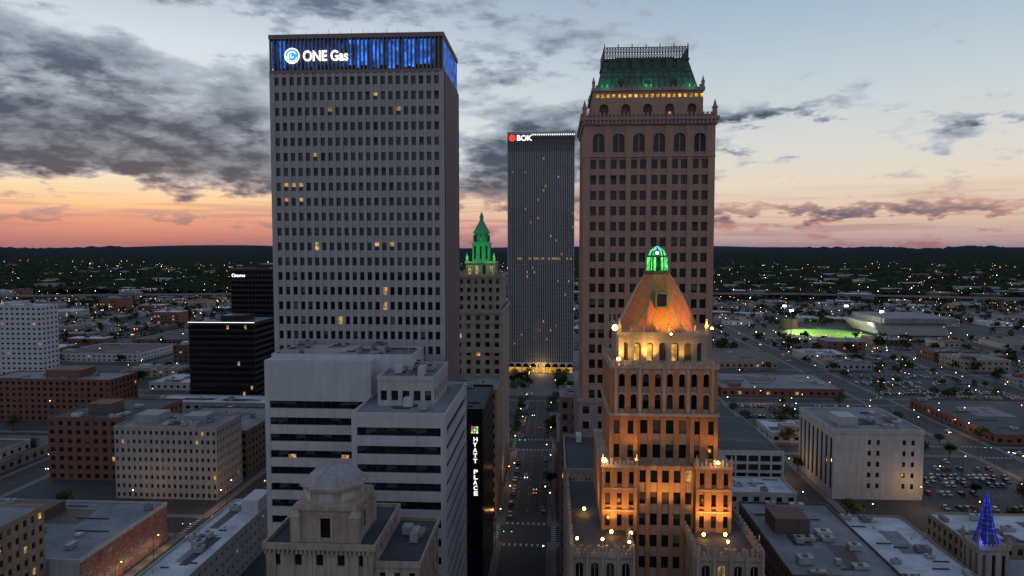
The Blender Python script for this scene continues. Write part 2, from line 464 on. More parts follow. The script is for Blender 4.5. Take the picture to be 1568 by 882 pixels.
# ================================================================== right tall terracotta tower with green mansard
M = MB()
x0, x1, y0, y1 = 7.5, 39.8, 175, 201
facade(M, x0, x1, y0, y1, 66, 127.8, 16, 6, 5, .74, .58, 'tower_pink_stone', 'glass_tint', pl=.003, pb=.15, d=.8, proud=.25, edge=1.0, mull=.36)
facade(M, x0, x1, y0, y1, 127.8, 135.5, 1, 6, 5, .58, .78, 'tower_pink_stone', 'glass_tint', pl=0, pb=.5, d=.9, proud=.2, edge=1.2, low=.2)
bw = (x1-x0-2.4)/6
for b_ in range(6):
    p = x0+1.2+b_*bw+bw*.21; q = p+bw*.58
    arch(M, PXZ, p, q, 132.0, 134.4, y0+.15, y0+.95, 'tower_base_stone')
    M.box(p, q, y0+.3, y0+.85, 128.0, 128.9, 'tower_base_stone')
    M.box((p+q)/2-.12, (p+q)/2+.12, y0+.5, y0+.88, 128.9, 133.8, 'tower_base_stone')
M.box(x0-.12, x1+.12, y0-.12, y1+.12, 127.6, 127.9, 'tower_pink_stone')
M.box(x0-.35, x1+.35, y0-.35, y1+.35, 135.5, 136.6, 'tower_base_stone')
M.box(x0-.8, x1+.8, y0-.8, y1+.8, 136.6, 137.4, 'tower_base_stone')
for k in range(34):
    c = x0+.2+k*(x1-x0-.4)/33
    M.box(c-.22, c+.22, y0-.75, y0-.3, 137.4, 138.4, 'tower_pink_stone')
    M.box(c-.2, c+.2, y0-.7, y0-.3, 135.6, 136.6, 'tower_pink_stone')
for k in range(28):
    c = y0+.2+k*(y1-y0-.4)/27
    M.box(x0-.75, x0-.3, c-.22, c+.22, 137.4, 138.4, 'tower_pink_stone')
M.box(x0-.2, x1+.2, y0-.25, y1+.2, 137.4, 137.9, 'roof_brown')
for X in (x0+.2, x1-.2):
    for Y in (y0+.2, y1-.2): finial(M, X, Y, 137.5, 1.0, 'tower_pink_stone')
a0, a1, b0, b1 = x0+2.4, x1-2.6, y0+2.5, y1-2.5
M.box(a0+.7, a1-.7, b0+.7, b1-.7, 137.9, 144.5, 'brown_brick')
M.box(a0+.3, a1-.3, b0+.3, b1-.3, 141.4, 144.4, 'tower_pink_stone')
na = 5; w = (a1-a0)/na
for k in range(na):
    p, q = a0+k*w+1.6, a0+(k+1)*w-1.6
    M.box(a0 if k == 0 else a0+k*w-1.6, p, b0, b0+.69, 137.9, 144.3, 'tower_pink_stone')
    arch(M, PXZ, p, q, 140.0, 141.9, b0, b0+.7, 'tower_pink_stone')
    M.box(p, q, b0, b0+.69, 141.9, 144.3, 'tower_pink_stone')
    for e in range(4):
        M.box(p-.9+e*1.35, p-.1+e*1.35, b0-.05, b0+.02, 142.7, 143.5, 'arch_glow')
    if k == 3: M.box(p+.9, p+1.4, b0+.6, b0+.69, 138.0, 139.2, 'arch_glow')
M.box(a1-1.6, a1, b0, b0+.69, 137.9, 144.3, 'tower_pink_stone')
for k in range(4):
    c = b0+2+k*5.4
    M.box(a0, a0+.69, c-.9, c+.9, 137.9, 144.3, 'tower_pink_stone'); M.box(a1-.69, a1, c-.9, c+.9, 137.9, 144.3, 'tower_pink_stone')
M.box(a0-.4, a1+.4, b0-.4, b1+.4, 144.3, 145.1, 'tower_base_stone')
for X in (a0+.1, a1-.1):
    for Y in (b0+.1, b1-.1): finial(M, X, Y, 145.0, .7, 'tower_base_stone')
for k in range(20):
    c = a0+.8+k*(a1-a0-1.6)/19
    M.box(c-.2, c+.2, b0-.3, b0+.1, 145.1, 145.8, 'tower_base_stone')
f0 = (a0+1.2, a1-1.2, b0+1.2, b1-1.2); f1 = (a0+3.0, a1-3.2, b0+4.0, b1-4.0)
M.frus(f0, 145.1, f1, 152.8, 'copper_green')
for k in range(17):
    t = k/16
    xa = f0[0]+(f0[1]-f0[0])*t; xb = f1[0]+(f1[1]-f1[0])*t
    M.tube((xa, f0[2]-.05, 145.1), (xb, f1[2]-.05, 152.8), .13, .11, 4, 'copper_dark')
    ya = f0[2]+(f0[3]-f0[2])*t; yb = f1[2]+(f1[3]-f1[2])*t
    M.tube((f0[0]-.05, ya, 145.1), (f1[0]-.05, yb, 152.8), .13, .11, 4, 'copper_dark')
for zz in (148.2, 149.6, 151.0):
    t = (zz-145.1)/7.7
    M.box(f0[0]+(f1[0]-f0[0])*t-.1, f0[1]+(f1[1]-f0[1])*t+.1, f0[2]+(f1[2]-f0[2])*t-.1, f0[2]+1+(f1[2]-f0[2])*t, zz, zz+.2, 'copper_dark')
for k in range(3):
    c = (f0[0]+f0[1])/2+(k-1)*6.6
    M.box(c-1.3, c+1.3, f0[2]+.2, f0[2]+2.5, 145.2, 147.6, 'copper_green')
    M.cyl(c, f0[2]+1.4, 1.5, 147.6, .5, 148.9, 10, 'copper_green')
    M.quad((c-.8, f0[2]+.18, 145.6), (c+.8, f0[2]+.18, 145.6), (c+.8, f0[2]+.18, 147.2), (c-.8, f0[2]+.18, 147.2), 'black_panel')
for k in range(7):
    c = f1[0]+2+k*(f1[1]-f1[0]-4)/6
    M.box(c-.9, c+.9, f1[2]-1.1, f1[2]+.6, 150.3, 152.6, 'copper_dark')
M.box(f1[0]-.4, f1[1]+.4, f1[2]-.4, f1[3]+.4, 152.8, 153.3, 'copper_dark')
M.box(f1[0]+3, f1[1]-3, f1[2]+3, f1[3]-3, 153.3, 154.4, 'copper_dark')
n = 30
for k in range(n+1):
    c = f1[0]+k*(f1[1]-f1[0])/n
    hh = 3.6 if k % 5 == 0 else 2.7
    for Y in (f1[2]-.15, f1[3]+.05): M.box(c-.11, c+.11, Y, Y+.12, 153.3, 153.4+hh, 'copper_dark')
    if k < n:
        d_ = (f1[1]-f1[0])/n
        for zb in (153.4, 154.8):
            for (u, w2) in ((0, 1), (1, 0)):
                M.tube((c+u*d_, f1[2]-.08, zb), (c+w2*d_, f1[2]-.08, zb+1.3), .08, .08, 3, 'copper_dark')
for k in range(18):
    c = f1[2]+k*(f1[3]-f1[2])/17
    for X in (f1[0]-.15, f1[1]+.05): M.box(X, X+.12, c-.09, c+.09, 153.3, 156.2, 'copper_dark')
for zz in (154.7, 156.0):
    for Y in (f1[2]-.17, f1[3]+.03): M.box(f1[0]-.15, f1[1]+.15, Y, Y+.15, zz, zz+.2, 'copper_dark')
    for X in (f1[0]-.17, f1[1]+.03): M.box(X, X+.15, f1[2]+.1, f1[3]-.1, zz+.003, zz+.143, 'copper_dark')
facade(M, 6.5, 41, 174, 215, 0, 66, 17, 9, 9, .42, .5, 'tower_base_stone', 'glass', pl=.04, pb=.2, d=.4)
M.box(6.2, 41.3, 173.7, 215.3, 65.98, 66.6, 'tower_base_stone')
mid = M.obj('mansard_roofed_office_tower')
for X in (13, 23.6, 34): light('POINT', 'green_uplight', (X, 176.8, 146.2), 120, (.05, 1, .45), mid)

# ================================================================== floodlit brick gothic tower
M = MB()
BR, ST, PD = 'orange_brick', 'warm_limestone', 'limestone'
for (a, b_) in ((2.8, 11.6), (20.6, 29.6)):
    facade(M, a, b_, 97, 128, 0, 61, 15, 4, 10, .5, .55, PD, 'glass', pl=.04, d=.5, proud=.15)
    M.box(a-.2, b_+.2, 96.8, 128.2, 60.98, 61.5, PD)
    for k in range(4):
        c = a+(b_-a)*(k+.5)/4
        arch(M, PXZ, c-.55, c+.55, 59.6, 60.6, 97.04, 97.5, PD)
        M.box(c-.05, c+.05, 97.3, 97.5, 57.5, 60.2, PD)
    for k in range(5):
        c = a+(b_-a)*k/4
        M.box(c-.16, c+.16, 96.55, 97.0, 50, 62.6, PD)
    for k in range(15):
        c = a+.2+k*(b_-a-.4)/14
        M.box(c-.18, c+.18, 96.8, 97.15, 61.5, 62.7 if k % 2 == 0 else 62.1, PD); M.box(c-.18, c+.18, 127.7, 128.1, 61.5, 62.7 if k % 2 == 0 else 62.1, PD)
    for k in range(47):
        c = 97.4+k*30.4/46
        for X in (a-.2, b_-.15): M.box(X, X+.35, c-.2, c+.2, 61.5, 62.7 if k % 2 == 0 else 62.1, PD)
    M.quad((a+.4, 97.4, 61.51), (b_-.4, 97.4, 61.51), (b_-.4, 127.5, 61.51), (a+.4, 127.5, 61.51), 'roof_dark')
    for X in (a+.2, (a+b_)/2, b_-.2): finial(M, X, 97.1, 61.5, .4, PD)
    for k in range(5): finial(M, a+.1, 103+k*6, 61.5, .35, PD)
def brick_stage(x0, x1, y0, y1, z0, z1, nx, ny, nf, wr=.42, pl=.015, wall=BR, slab=None):
    facade(M, x0, x1, y0, y1, z0, z1, nf, nx, ny, wr, .56, wall, 'glass', pl=pl, pb=.25, d=.45, proud=.22, slab=slab or wall)
brick_stage(7.6, 13.0, 105.2, 126, 61.4, 71.4, 3, 9, 3)
brick_stage(21.9, 27.3, 105.2, 126, 61.4, 71.4, 3, 9, 3)
brick_stage(13.0, 21.9, 106.2, 126, 0, 71.4, 5, 9, 21, wr=.62, slab='tan_brick')
for (a, b_) in ((7.6, 13.0), (21.9, 27.3)):
    M.box(a-.15, b_+.15, 105.05, 126.1, 71.38, 71.9, ST)
    for k in range(9):
        c = a+.2+k*(b_-a-.4)/8
        M.box(c-.15, c+.15, 105.05, 105.4, 71.9, 72.9 if k % 2 == 0 else 72.4, ST)
    for X in (a+.1, b_-.1): finial(M, X, 105.3, 71.9, .38, ST)
    for zz in (64.7, 68.1):
        M.box(a+.1, b_-.1, 105.12, 105.3, zz-.12, zz+.12, ST)
brick_stage(8.9, 13.2, 107.2, 125, 71.5, 79, 2, 8, 2)
brick_stage(21.3, 25.5, 107.2, 125, 71.5, 79, 2, 8, 2)
brick_stage(13.2, 21.3, 107.8, 125, 71.3, 79, 4, 8, 2, wr=.6, slab='tan_brick')
M.box(8.7, 25.7, 107.0, 125.2, 78.98, 79.4, ST)
facade(M, 9.0, 25.4, 107.3, 125, 79.4, 86.4, 2, 8, 8, .5, .68, BR, 'glass', pl=.015, pb=.3, d=.7, proud=.3, slab=ST, edge=.8)
bw = (16.4-1.6)/8
for k in range(8):
    p = 9.0+.8+k*bw+bw*.25
    arch(M, PXZ, p, p+bw*.5, 85.1, 86.2, 107.34, 107.9, ST)
    arch(M, PXZ, p, p+bw*.5, 81.9, 82.6, 107.34, 107.9, ST)
for k in (0, 2, 4, 6, 8):
    c = 9.8+k*bw
    M.box(c-.22, c+.22, 107.1, 107.5, 79.4, 86.4, ST)
    finial(M, c, 107.25, 86.4, .34, ST)
M.box(8.8, 25.6, 107.1, 125.2, 86.38, 86.9, ST)
for k in range(34):
    c = 9.0+k*16.4/33
    M.box(c-.13, c+.13, 107.1, 107.4, 86.9, 87.6 if k % 2 else 87.3, ST)
for k in range(34):
    c = 107.4+k*17.4/33
    M.box(8.8, 9.1, c-.13, c+.13, 86.9, 87.6, ST)
cx, cy = 17.25, 116.3
facade(M, 10.4, 24.1, 109.4, 123.2, 86.9, 91.3, 1, 7, 7, .56, .70, ST, 'brown_brick', pl=0, pb=0, d=.8, proud=.1, low=.25)
bw = 13.7/7
for k in range(7):
    p = 10.4+k*bw+bw*.22
    arch(M, PXZ, p, p+bw*.56, 89.6, 90.7, 109.44, 110.2, ST)
    if k in (1, 2, 4): M.box(p+.1, p+bw*.46, 110.05, 110.15, 87.2, 89.8, 'arch_glow')
M.box(10.1, 24.4, 109.1, 123.5, 91.28, 91.8, ST)
for (X, Y) in ((10.5, 109.5), (24.0, 109.5), (10.5, 123.1), (24.0, 123.1)): finial(M, X, Y, 91.8, .5, ST)
for k in range(1, 7): finial(M, 10.4+k*bw, 109.35, 91.7, .28, ST)
for k in range(1, 7): finial(M, 10.25, 109.5+k*bw, 91.7, .28, ST)
TL = 'roof_tiles_diamond'
rp = [(7.3, 91.8), (6.55, 92.8), (5.3, 95.2), (3.8, 98.0), (2.0, 100.9)]
for (r0, z0_), (r1, z1_) in zip(rp, rp[1:]):
    M.cyl(cx, cy, r0, z0_, r1, z1_, 8, TL, rot=o)
    for q in range(8):
        a = o+2*math.pi*q/8
        M.tube((cx+r0*math.cos(a), cy+r0*math.sin(a), z0_), (cx+r1*math.cos(a), cy+r1*math.sin(a), z1_), .09, .09, 5, 'tan_brick')
M.box(cx-.9, cx+.9, cy-5.3, cy-2.6, 95.6, 97.8, 'glass_blue')
for (u0, u1, v0, v1) in ((-1.0, 1.0, 97.7, 98.0), (-1.0, 1.0, 95.5, 95.75), (-1.0, -.75, 95.75, 97.7), (.75, 1.0, 95.75, 97.7)):
    M.box(cx+u0, cx+u1, cy-5.45, cy-2.6, v0, v1, 'copper_green')
M.cyl(cx, cy, 2.3, 100.9, 2.3, 101.3, 8, 'copper_green', rot=o)
M.cyl(cx, cy, .85, 101.3, .85, 103.5, 8, 'black_panel', rot=o)
for q in range(8):
    a = o+2*math.pi*q/8
    M.tube((cx+1.6*math.cos(a), cy+1.6*math.sin(a), 101.3), (cx+1.5*math.cos(a), cy+1.5*math.sin(a), 103.6), .2, .18, 5, 'lantern_green')
    M.tube((cx+1.4*math.cos(a), cy+1.4*math.sin(a), 103.8), (cx+1.1*math.cos(a), cy+1.1*math.sin(a), 104.6), .12, .1, 4, 'sign_blue' if q % 4 == 1 else 'lantern_green')
    M.tube((cx+1.1*math.cos(a), cy+1.1*math.sin(a), 104.6), (cx+.1*math.cos(a), cy+.1*math.sin(a), 105.3), .09, .07, 4, 'sign_blue' if q % 2 else 'sign_green')
M.cyl(cx, cy, 1.85, 103.5, 1.7, 103.8, 8, 'copper_green', rot=o)
M.ball(cx, cy, 104.2, .22, 'lamp_warm')
M.tube((cx, cy, 105.2), (cx, cy, 106.2), .06, .03, 4, 'copper_dark')
phil = M.obj('floodlit_brick_tower')
light('POINT', 'lantern_lamp', (cx, cy-3, 102.2), 30, (.15, 1, .2), phil)
FL = MB()
def flood(x, y, z, tx, ty, tz, e, col=(1, .42, .07), ang=100, r=.25, vis=True):
    light('SPOT', 'floodlight_beam', (x, y, z), e, col, phil, (tx, ty, tz), ang)
    if vis: FL.ball(x, y-.15, z-.1, r, 'lamp_flood')
    FL.box(x-.06, x+.06, y-.2, y-.1, z-.6, z-.1-r*.5, 'dark_metal')
flood(8.9, 103.0, 62.4, 9.7, 105.2, 68, 2600)
flood(11.8, 102.6, 62.4, 12.5, 105.2, 69, 2600)
flood(22.6, 102.8, 62.4, 23.4, 105.2, 68, 2600)
flood(25.8, 103.0, 62.4, 25.8, 105.2, 68, 2400)
flood(5.2, 112, 62.4, 7.6, 113, 68, 2200)
flood(7.9, 104.4, 72.9, 9.4, 107.4, 79, 1300, r=.36)
flood(12.6, 105.0, 72.6, 14, 107.6, 79, 850, vis=False)
flood(25.0, 104.7, 72.7, 24.3, 107.2, 79, 750)
flood(17.3, 102.5, 64, 17.3, 106.3, 73, 2400, vis=False)
flood(10.2, 107.7, 87.9, 12, 110, 90, 1200, col=(1, .55, .10), r=.28)
flood(14.9, 107.7, 87.9, 15.2, 110, 90, 1000, col=(1, .55, .10), vis=False)
flood(20.2, 107.7, 87.9, 20.4, 110, 90, 350, col=(1, .55, .10), vis=False)
flood(9.6, 107.6, 92.8, 15, 112.5, 96, 3000, col=(1, .48, .10), r=.45)
flood(18, 106.4, 92.0, 17.6, 112, 97, 2800, col=(1, .48, .10), r=.16)
flood(24.4, 107.6, 92.8, 20, 112.5, 96, 2300, col=(1, .48, .10), r=.2)
flood(3.6, 98.4, 63.2, 3.5, 96.9, 62, 90, r=.2); flood(7.2, 97.6, 63.5, 7.2, 96.3, 62, 90, r=.2); flood(11.0, 97.6, 63.2, 10.6, 96.5, 62, 90, r=.2); flood(24.9, 97.8, 63.5, 25, 96.3, 62, 90, r=.2)
child(FL.obj('floodlight_fixtures'), phil)

# ================================================================== far dark skyscraper (203 m)
M = MB()
x0, x1, y0, y1 = -38, 17.4, 577, 632
M.box(x0+.6, x1-.6, y0+.6, y1-.6, 5, 200, 'glass_black')
nb = 36
for k in range(nb+1):
    c = x0+.5+k*(x1-x0-1)/nb
    M.box(c-.36, c+.36, y0, y0+.7, 9, 199, 'pale_fin')
    c = y0+.5+k*(y1-y0-1)/nb
    M.box(x0-.01, x0+.7, c-.36, c+.36, 9, 199, 'pale_fin'); M.box(x1-.7, x1+.01, c-.36, c+.36, 9, 199, 'pale_fin')
for k in range(49):
    z = 12+k*3.75
    M.box(x0+.45, x1-.45, y0+.45, y1-.45, z, z+.9, 'dark_metal')
bwb = (x1-x0-1)/nb
for k in range(60):
    c = x0+.5+R.randrange(nb)*bwb+.38; z = 13+R.choice([R.randrange(47), R.randrange(47), 22, 22])*3.75
    M.quad((c, y0+.42, z), (c+.7, y0+.42, z), (c+.7, y0+.42, z+1.6), (c, y0+.42, z+1.6), 'lit_window')
M.box(x0-.2, x1+.2, y0-.2, y1+.2, 199, 200.6, 'pale_concrete')
M.box(x0-.05, x1+.05, y0-.05, y1+.05, 189.8, 197, 'dark_metal')
for k in range(nb+1):
    c = x0+.5+k*bwb; M.box(c-.25, c+.25, y0-.3, y0-.05, 184.8, 194, 'fin_metal')
    if k > 12: M.box(c-.2, c+.5, y0-.15, y0-.06, 197.8, 199, 'sign_white')
for k in range(9):
    w = (x1-x0)/9; p = x0+k*w
    M.box(p-.5, p+.5, y0-.3, y0+3, 0, 9.2, 'white_panel')
    arch(M, PXZ, p+.5, p+w-.5, 5.8, 9.2, y0-.2, y0+2.5, 'white_panel')
M.box(x0+1, x1-1, y0+3, y0+3.1, 0, 8.5, 'arch_glow')
bok = M.obj('black_skyscraper')
text('BOK', (-30.5, y0-.4, 193.6), 6, 'sign_white', bok, width=12.5, off=.12, ext=.2)
Lg = MB()
Lg.tube((-34.1, y0-.5, 195.6), (-34.1, y0-.35, 195.6), 2.9, 2.9, 6, 'sign_red')
Lg.tube((-34.1, y0-.35, 195.6), (-34.1, y0-.5, 195.6), 2.9, 2.9, 6, 'sign_red')
child(Lg.obj('red_logo'), bok)
light('POINT', 'arcade_lamp', (-10, 571, 5), 3000, (1, .6, .15), bok, r=2)

# ================================================================== art deco tower with green cupola
M = MB()
facade(M, -75, -22, 295, 346, 0, 77, 20, 13, 12, .45, .55, 'limestone', 'glass', pl=.03, pb=.2, d=.4, proud=.1)
parapet(M, -75, -22, 295, 346, 77, 'limestone', 'roof_grey', h=1.6, clutter=6, over=.5)
M.box(-60, -21.7, 294.7, 320, 60, 61, 'limestone'); M.box(-60, -21.6, 294.6, 320, 72.5, 73.3, 'limestone')
facade(M, -52, -23, 306, 340, 77, 92, 4, 9, 9, .45, .55, 'limestone', 'glass', pl=.03, pb=.2, d=.5, proud=.1)
parapet(M, -52, -23, 306, 340, 92, 'limestone', 'roof_grey', h=1.4, clutter=3, over=.5)
for k in range(8): finial(M, -51.5+k*4, 306.3, 93, .7, 'limestone')
facade(M, -40, -26.5, 316, 330, 92, 98, 1, 4, 4, .4, .7, 'limestone', 'glass', pl=.2, d=.5)
M.box(-40.4, -26.1, 315.6, 330.4, 98, 98.8, 'limestone')
facade(M, -37.4, -29.4, 319, 327, 98.8, 107, 1, 3, 3, .35, .75, 'cupola_green', 'black_panel', pl=0, pb=0, d=.4)
M.box(-37.8, -29, 318.6, 327.4, 107, 107.6, 'cupola_green')
M.cyl(-33.4, 323, 3.7, 107.6, 3.4, 111.8, 8, 'cupola_green', rot=o)
for q in range(8):
    a = 2*math.pi*q/8
    M.box(-33.4+3.5*math.cos(a)-.4, -33.4+3.5*math.cos(a)+.4, 323+3.5*math.sin(a)-.4, 323+3.5*math.sin(a)+.4, 108, 111, 'black_panel')
M.cyl(-33.4, 323, 4.2, 111.8, 4.0, 112.3, 8, 'cupola_green', rot=o)
M.cyl(-33.4, 323, 4.0, 112.3, 1.1, 117.5, 8, 'cupola_green', rot=o)
M.cyl(-33.4, 323, .9, 117.5, .9, 119.3, 8, 'cupola_green'); M.cyl(-33.4, 323, 1.1, 119.3, .03, 122, 6, 'cupola_green')
for (X, Y) in ((-39.5, 316.4), (-27, 316.4)): finial(M, X, Y, 98.8, 1.0, 'limestone')
deco = M.obj('art_deco_tower')
for (X, Y, Z, e) in ((-38.5, 313.5, 101, 550), (-28.5, 313.5, 101, 550), (-33.4, 311, 109, 900)):
    light('POINT', 'green_floodlight', (X, Y, Z), e, (.08, 1, .25), deco)

# ================================================================== hotel with vertical sign
M = bld(-42, -20.5, 200, 236, 57, wall='black_panel', roof='roof_dark', sides='R', pl=.12, bay=3.6)
hotel = M.obj('black_hotel_building')
zz = 48.2
for ch in 'HYATT PLACE':
    if ch != ' ': text(ch, (-23.3, 199.85, zz), 1.75, 'sign_white', hotel, width=1.15, ext=.06, off=.03)
    zz -= 1.62
Lg = MB()
for i in range(3):
    for j in range(3):
        Lg.box(-23.9+i*.75, -23.4+i*.75, 199.8, 199.95, 50.6+j*.75, 51.1+j*.75, ['sign_yellow', 'sign_red', 'sign_green', 'sign_blue', 'sign_white'][(i*2+j*3) % 5])
child(Lg.obj('sign_dots'), hotel)
bld(-60, -21.5, 262, 290, 50, wall='tan_brick', pl=.03, bay=3).obj('brick_office_building')
bld(2.6, 24, 140, 166, 59, wall='tower_base_stone', roof='roof_dark', bay=3, pl=.05, clutter=8).obj('stone_office_building')
bld(2.4, 30, 218, 236, 57, wall='tower_base_stone', bay=3.2, pl=.06, clutter=5).obj('stone_office_building')
bld(2.3, 40, 262, 300, 30, wall='brown_brick', bay=3.2, pl=.06).obj('brick_commercial_building')
bld(2.2, 30, 304, 350, 18, wall='tan_brick', bay=3.2, pl=.1).obj('brick_commercial_building')

# ================================================================== foreground stone tower with domed cupola
M = MB()
S2 = 'warm_limestone'
facade(M, -47.6, -29.5, 110, 128, 0, 55.2, 14, 5, 5, .35, .5, S2, 'glass', pl=.02, d=.5, proud=.12)
parapet(M, -47.6, -29.5, 110, 128, 55.2, S2, 'roof_dark', h=1.0, clutter=0, over=.5)
facade(M, -29.5, -22, 111, 130, 0, 52, 13, 3, 5, .4, .5, S2, 'glass', pl=.02, d=.5)
parapet(M, -29.4, -22, 111, 130, 52, S2, 'roof_dark', h=1.0, clutter=3, over=.3)
for k in range(24): M.box(-47.6+k*.75, -47.3+k*.75, 109.3, 109.6, 54.5, 55.1, S2)
for k in range(6):
    c = -46.3+k*3.1
    M.box(c-.35, c+.35, 109.85, 110.05, 44, 54.6, S2)
tx, ty = -37.9, 116.5
M.box(tx-5.0, tx+5.0, ty-5.0, ty+5.0, 55.4, 61.3, S2)
M.box(tx-5.6, tx+5.6, ty-5.6, ty+5.6, 55.4, 56.3, S2)
for k in range(9):   # masonry courses
    M.box(tx-5.03, tx+5.03, ty-5.03, ty+5.03, 56.8+k*.5, 56.84+k*.5, 'tan_brick')
for sx_ in (-1, 1):
    for sy_ in (-1, 1):
        M.box(tx+sx_*5.0-.8, tx+sx_*5.0+.8, ty+sy_*5.0-.8, ty+sy_*5.0+.8, 55.4, 60.2, S2)
        M.frus((tx+sx_*5-.95, tx+sx_*5+.95, ty+sy_*5-.95, ty+sy_*5+.95), 60.2, (tx+sx_*5-.2, tx+sx_*5+.2, ty+sy_*5-.2, ty+sy_*5+.2), 61.8, S2)
for u in (0, 1):
    P = (lambda a, b, c, d, z0, z1, mt: M.box(tx+a, tx+b, ty-5-d, ty-5-c, z0, z1, mt)) if u == 0 else (lambda a, b, c, d, z0, z1, mt: M.box(tx+5+c, tx+5+d, ty+a, ty+b, z0, z1, mt))
    P(-.85, .85, .0, .05, 56.5, 59.8, 'glass'); P(-1.3, -.85, .0, .3, 56.3, 60, S2); P(.85, 1.3, .0, .3, 56.3, 60, S2); P(-1.5, 1.5, .0, .45, 60, 60.4, S2)
M.box(tx-5.5, tx+5.5, ty-5.5, ty+5.5, 61.3, 61.9, S2); M.box(tx-5.2, tx+5.2, ty-5.2, ty+5.2, 61.9, 62.2, S2)
M.cyl(tx, ty, 5.3, 62.2, 5.2, 64.3, 8, S2, rot=o)
for q in range(8):
    a = 2*math.pi*q/8; ca, sa = math.cos(a), math.sin(a); r = 4.93
    pts = [(-1.2, 62.6), (1.2, 62.6), (1.2, 63.9), (-1.2, 63.9)]
    M.quad(*[(tx+r*ca-t*sa, ty+r*sa+t*ca, z) for t, z in pts], 'light_stucco')
M.cyl(tx, ty, 5.8, 64.3, 5.9, 64.8, 8, S2, rot=o)
prof = [(5.2, 64.8), (4.9, 65.4), (4.0, 66.3), (2.7, 67.0), (1.0, 67.5), (.3, 67.7)]
for (r0, z0_), (r1, z1_) in zip(prof, prof[1:]):
    M.cyl(tx, ty, r0, z0_, r1, z1_, 8, 'grey_stucco', rot=o)
    for q in range(8):
        a = o+2*math.pi*q/8
        M.tube((tx+r0*math.cos(a), ty+r0*math.sin(a), z0_), (tx+r1*math.cos(a), ty+r1*math.sin(a), z1_), .09, .08, 4, S2)
M.cyl(tx, ty, .35, 67.6, .04, 68.6, 6, S2); M.tube((tx, ty, 68.4), (tx, ty, 71.5), .04, .02, 4, 'dark_metal')
M.obj('domed_stone_tower')

# ================================================================== other named buildings, left
bld(-190, -147, 165, 188, 30, wall='tan_brick', bay=3, pl=.05, clutter=9).obj('tan_brick_building')
M = MB()
M.box(-200, -138.3, 190, 236, 0, 13, 'light_stucco'); parapet(M, -200, -138.3, 190, 236, 13, 'light_stucco', 'roof_grey', clutter=14)
M.box(-138.3, -138.05, 190.3, 235.7, .3, 12.6, 'mural_paint')
M.box(-185, -170, 215, 228, 13.2, 17, 'brown_brick')
mur = M.obj('mural_building')
for y in (194, 201, 208, 215, 222, 229):
    light('POINT', 'mural_footlight', (-135.6, y, 2.2), 130, (1, .75, .42), mur, r=.15)
M = bld(-114, -100, 168, 238, 14, wall='light_stucco', roof='roof_white', bay=3.4, hr=.3, wr=.4, pl=.02, clutter=9)
M.box(-106, -100.2, 226, 237, 14.3, 19, 'white_panel'); M.obj('white_roofed_building')
M = bld(-183, -139, 275, 298, 30, fh=3.7, bay=2.5, wr=.45, hr=.45, wall='grey_stucco', roof='roof_grey', clutter=10, pl=.02)
M.box(-178, -168, 282, 292, 30.3, 34, 'grey_stucco'); M.box(-158, -148, 284, 292, 30.3, 33.4, 'grey_stucco'); M.obj('grey_office_building')
M = bld(-228, -187, 296, 336, 28, wall='red_brick', roof='roof_dark', bay=4, pl=.02, clutter=8)
M.box(-215, -204, 305, 315, 28.3, 33, 'brown_brick'); M.obj('brown_brick_building')
bld(-184, -139, 304, 350, 21, wall='brown_brick', roof='roof_grey', pl=.05, clutter=6).obj('brown_brick_building')
M = bld(-345, -266, 398, 425, 25, wall='red_brick', roof='roof_grey', bay=4, pl=.03, clutter=8)
M.box(-312, -290, 405, 420, 25.2, 30, 'red_brick'); M.obj('red_brick_building')
bld(-229, -150, 377, 396, 17, wall='grey_stucco', roof='roof_white', bay=5, pl=.15, hr=.4).obj('low_office_building')
for (xa, xb, ya, yb, hh, nf2) in ((-221, -180, 406, 446, 59, 16), (-236, -168, 494, 545, 89, 24)):
    M = MB()
    facade(M, xa, xb, ya, yb, 0, hh, nf2, 26, 26, .9, .62, 'black_panel', 'glass_black', pl=.008, pb=0, d=.3, proud=-.03)
    parapet(M, xa, xb, ya, yb, hh, 'black_panel', 'roof_grey', clutter=6, h=1.3)
    M.box(xa-.2, xb+.2, ya-.35, ya-.2, hh+.9, hh+1.25, 'sign_white' if hh < 70 else 'fin_metal')
    M.box(xa+14, xb-12, ya+13, yb-12, hh+.3, hh+4, 'black_panel')
    g2 = M.obj('black_glass_office_building')
text('Cimarex', (-235, 493.6, 84), 3.2, 'sign_white', g2, width=10, off=.05)
bld(-455, -402, 520, 538, 59, wall='white_panel', roof='roof_white', fh=4, bay=4.5, pl=.02, hr=.38).obj('white_apartment_tower')
# right
M = bld(117, 153.5, 292, 332, 29, wall='light_stucco', roof='roof_grey', sides='L', bay=5, wr=.5, hr=.75, pl=.0, clutter=9, fh=29)
for k in range(5):
    for c in (131, 134.5, 145, 148.5):
        M.box(c, c+1.2, 291.94, 292.05, 5+k*4.6, 7+k*4.6, 'glass')
M.box(116.6, 153.9, 291.6, 332.4, 28, 28.5, 'light_stucco')
M.box(122, 130, 300, 310, 29.3, 33, 'light_stucco')
M.obj('white_commercial_building')
M = MB()
for k in range(6):
    z = k*3.6
    M.box(60, 94, 283, 345, z+2.6, z+3.6, 'light_stucco')
    M.box(61, 93, 284, 344, z, z+2.6, 'black_panel')
    for c in range(8): M.box(60.1+c*4.75, 60.8+c*4.75, 283.1, 284, z, z+2.6, 'light_stucco')
    for c in range(12): M.box(60.1, 61, 283.4+c*5.5, 284+c*5.5, z, z+2.6, 'light_stucco')
M.box(60.0, 94, 283.0, 283.3, 21.6, 22.6, 'light_stucco'); M.box(60.0, 60.3, 283.3, 345, 21.6, 22.6, 'light_stucco')
M.quad((60.4, 283.4, 21.61), (93.8, 283.4, 21.61), (93.8, 344.8, 21.61), (60.4, 344.8, 21.61), 'parking_asphalt')
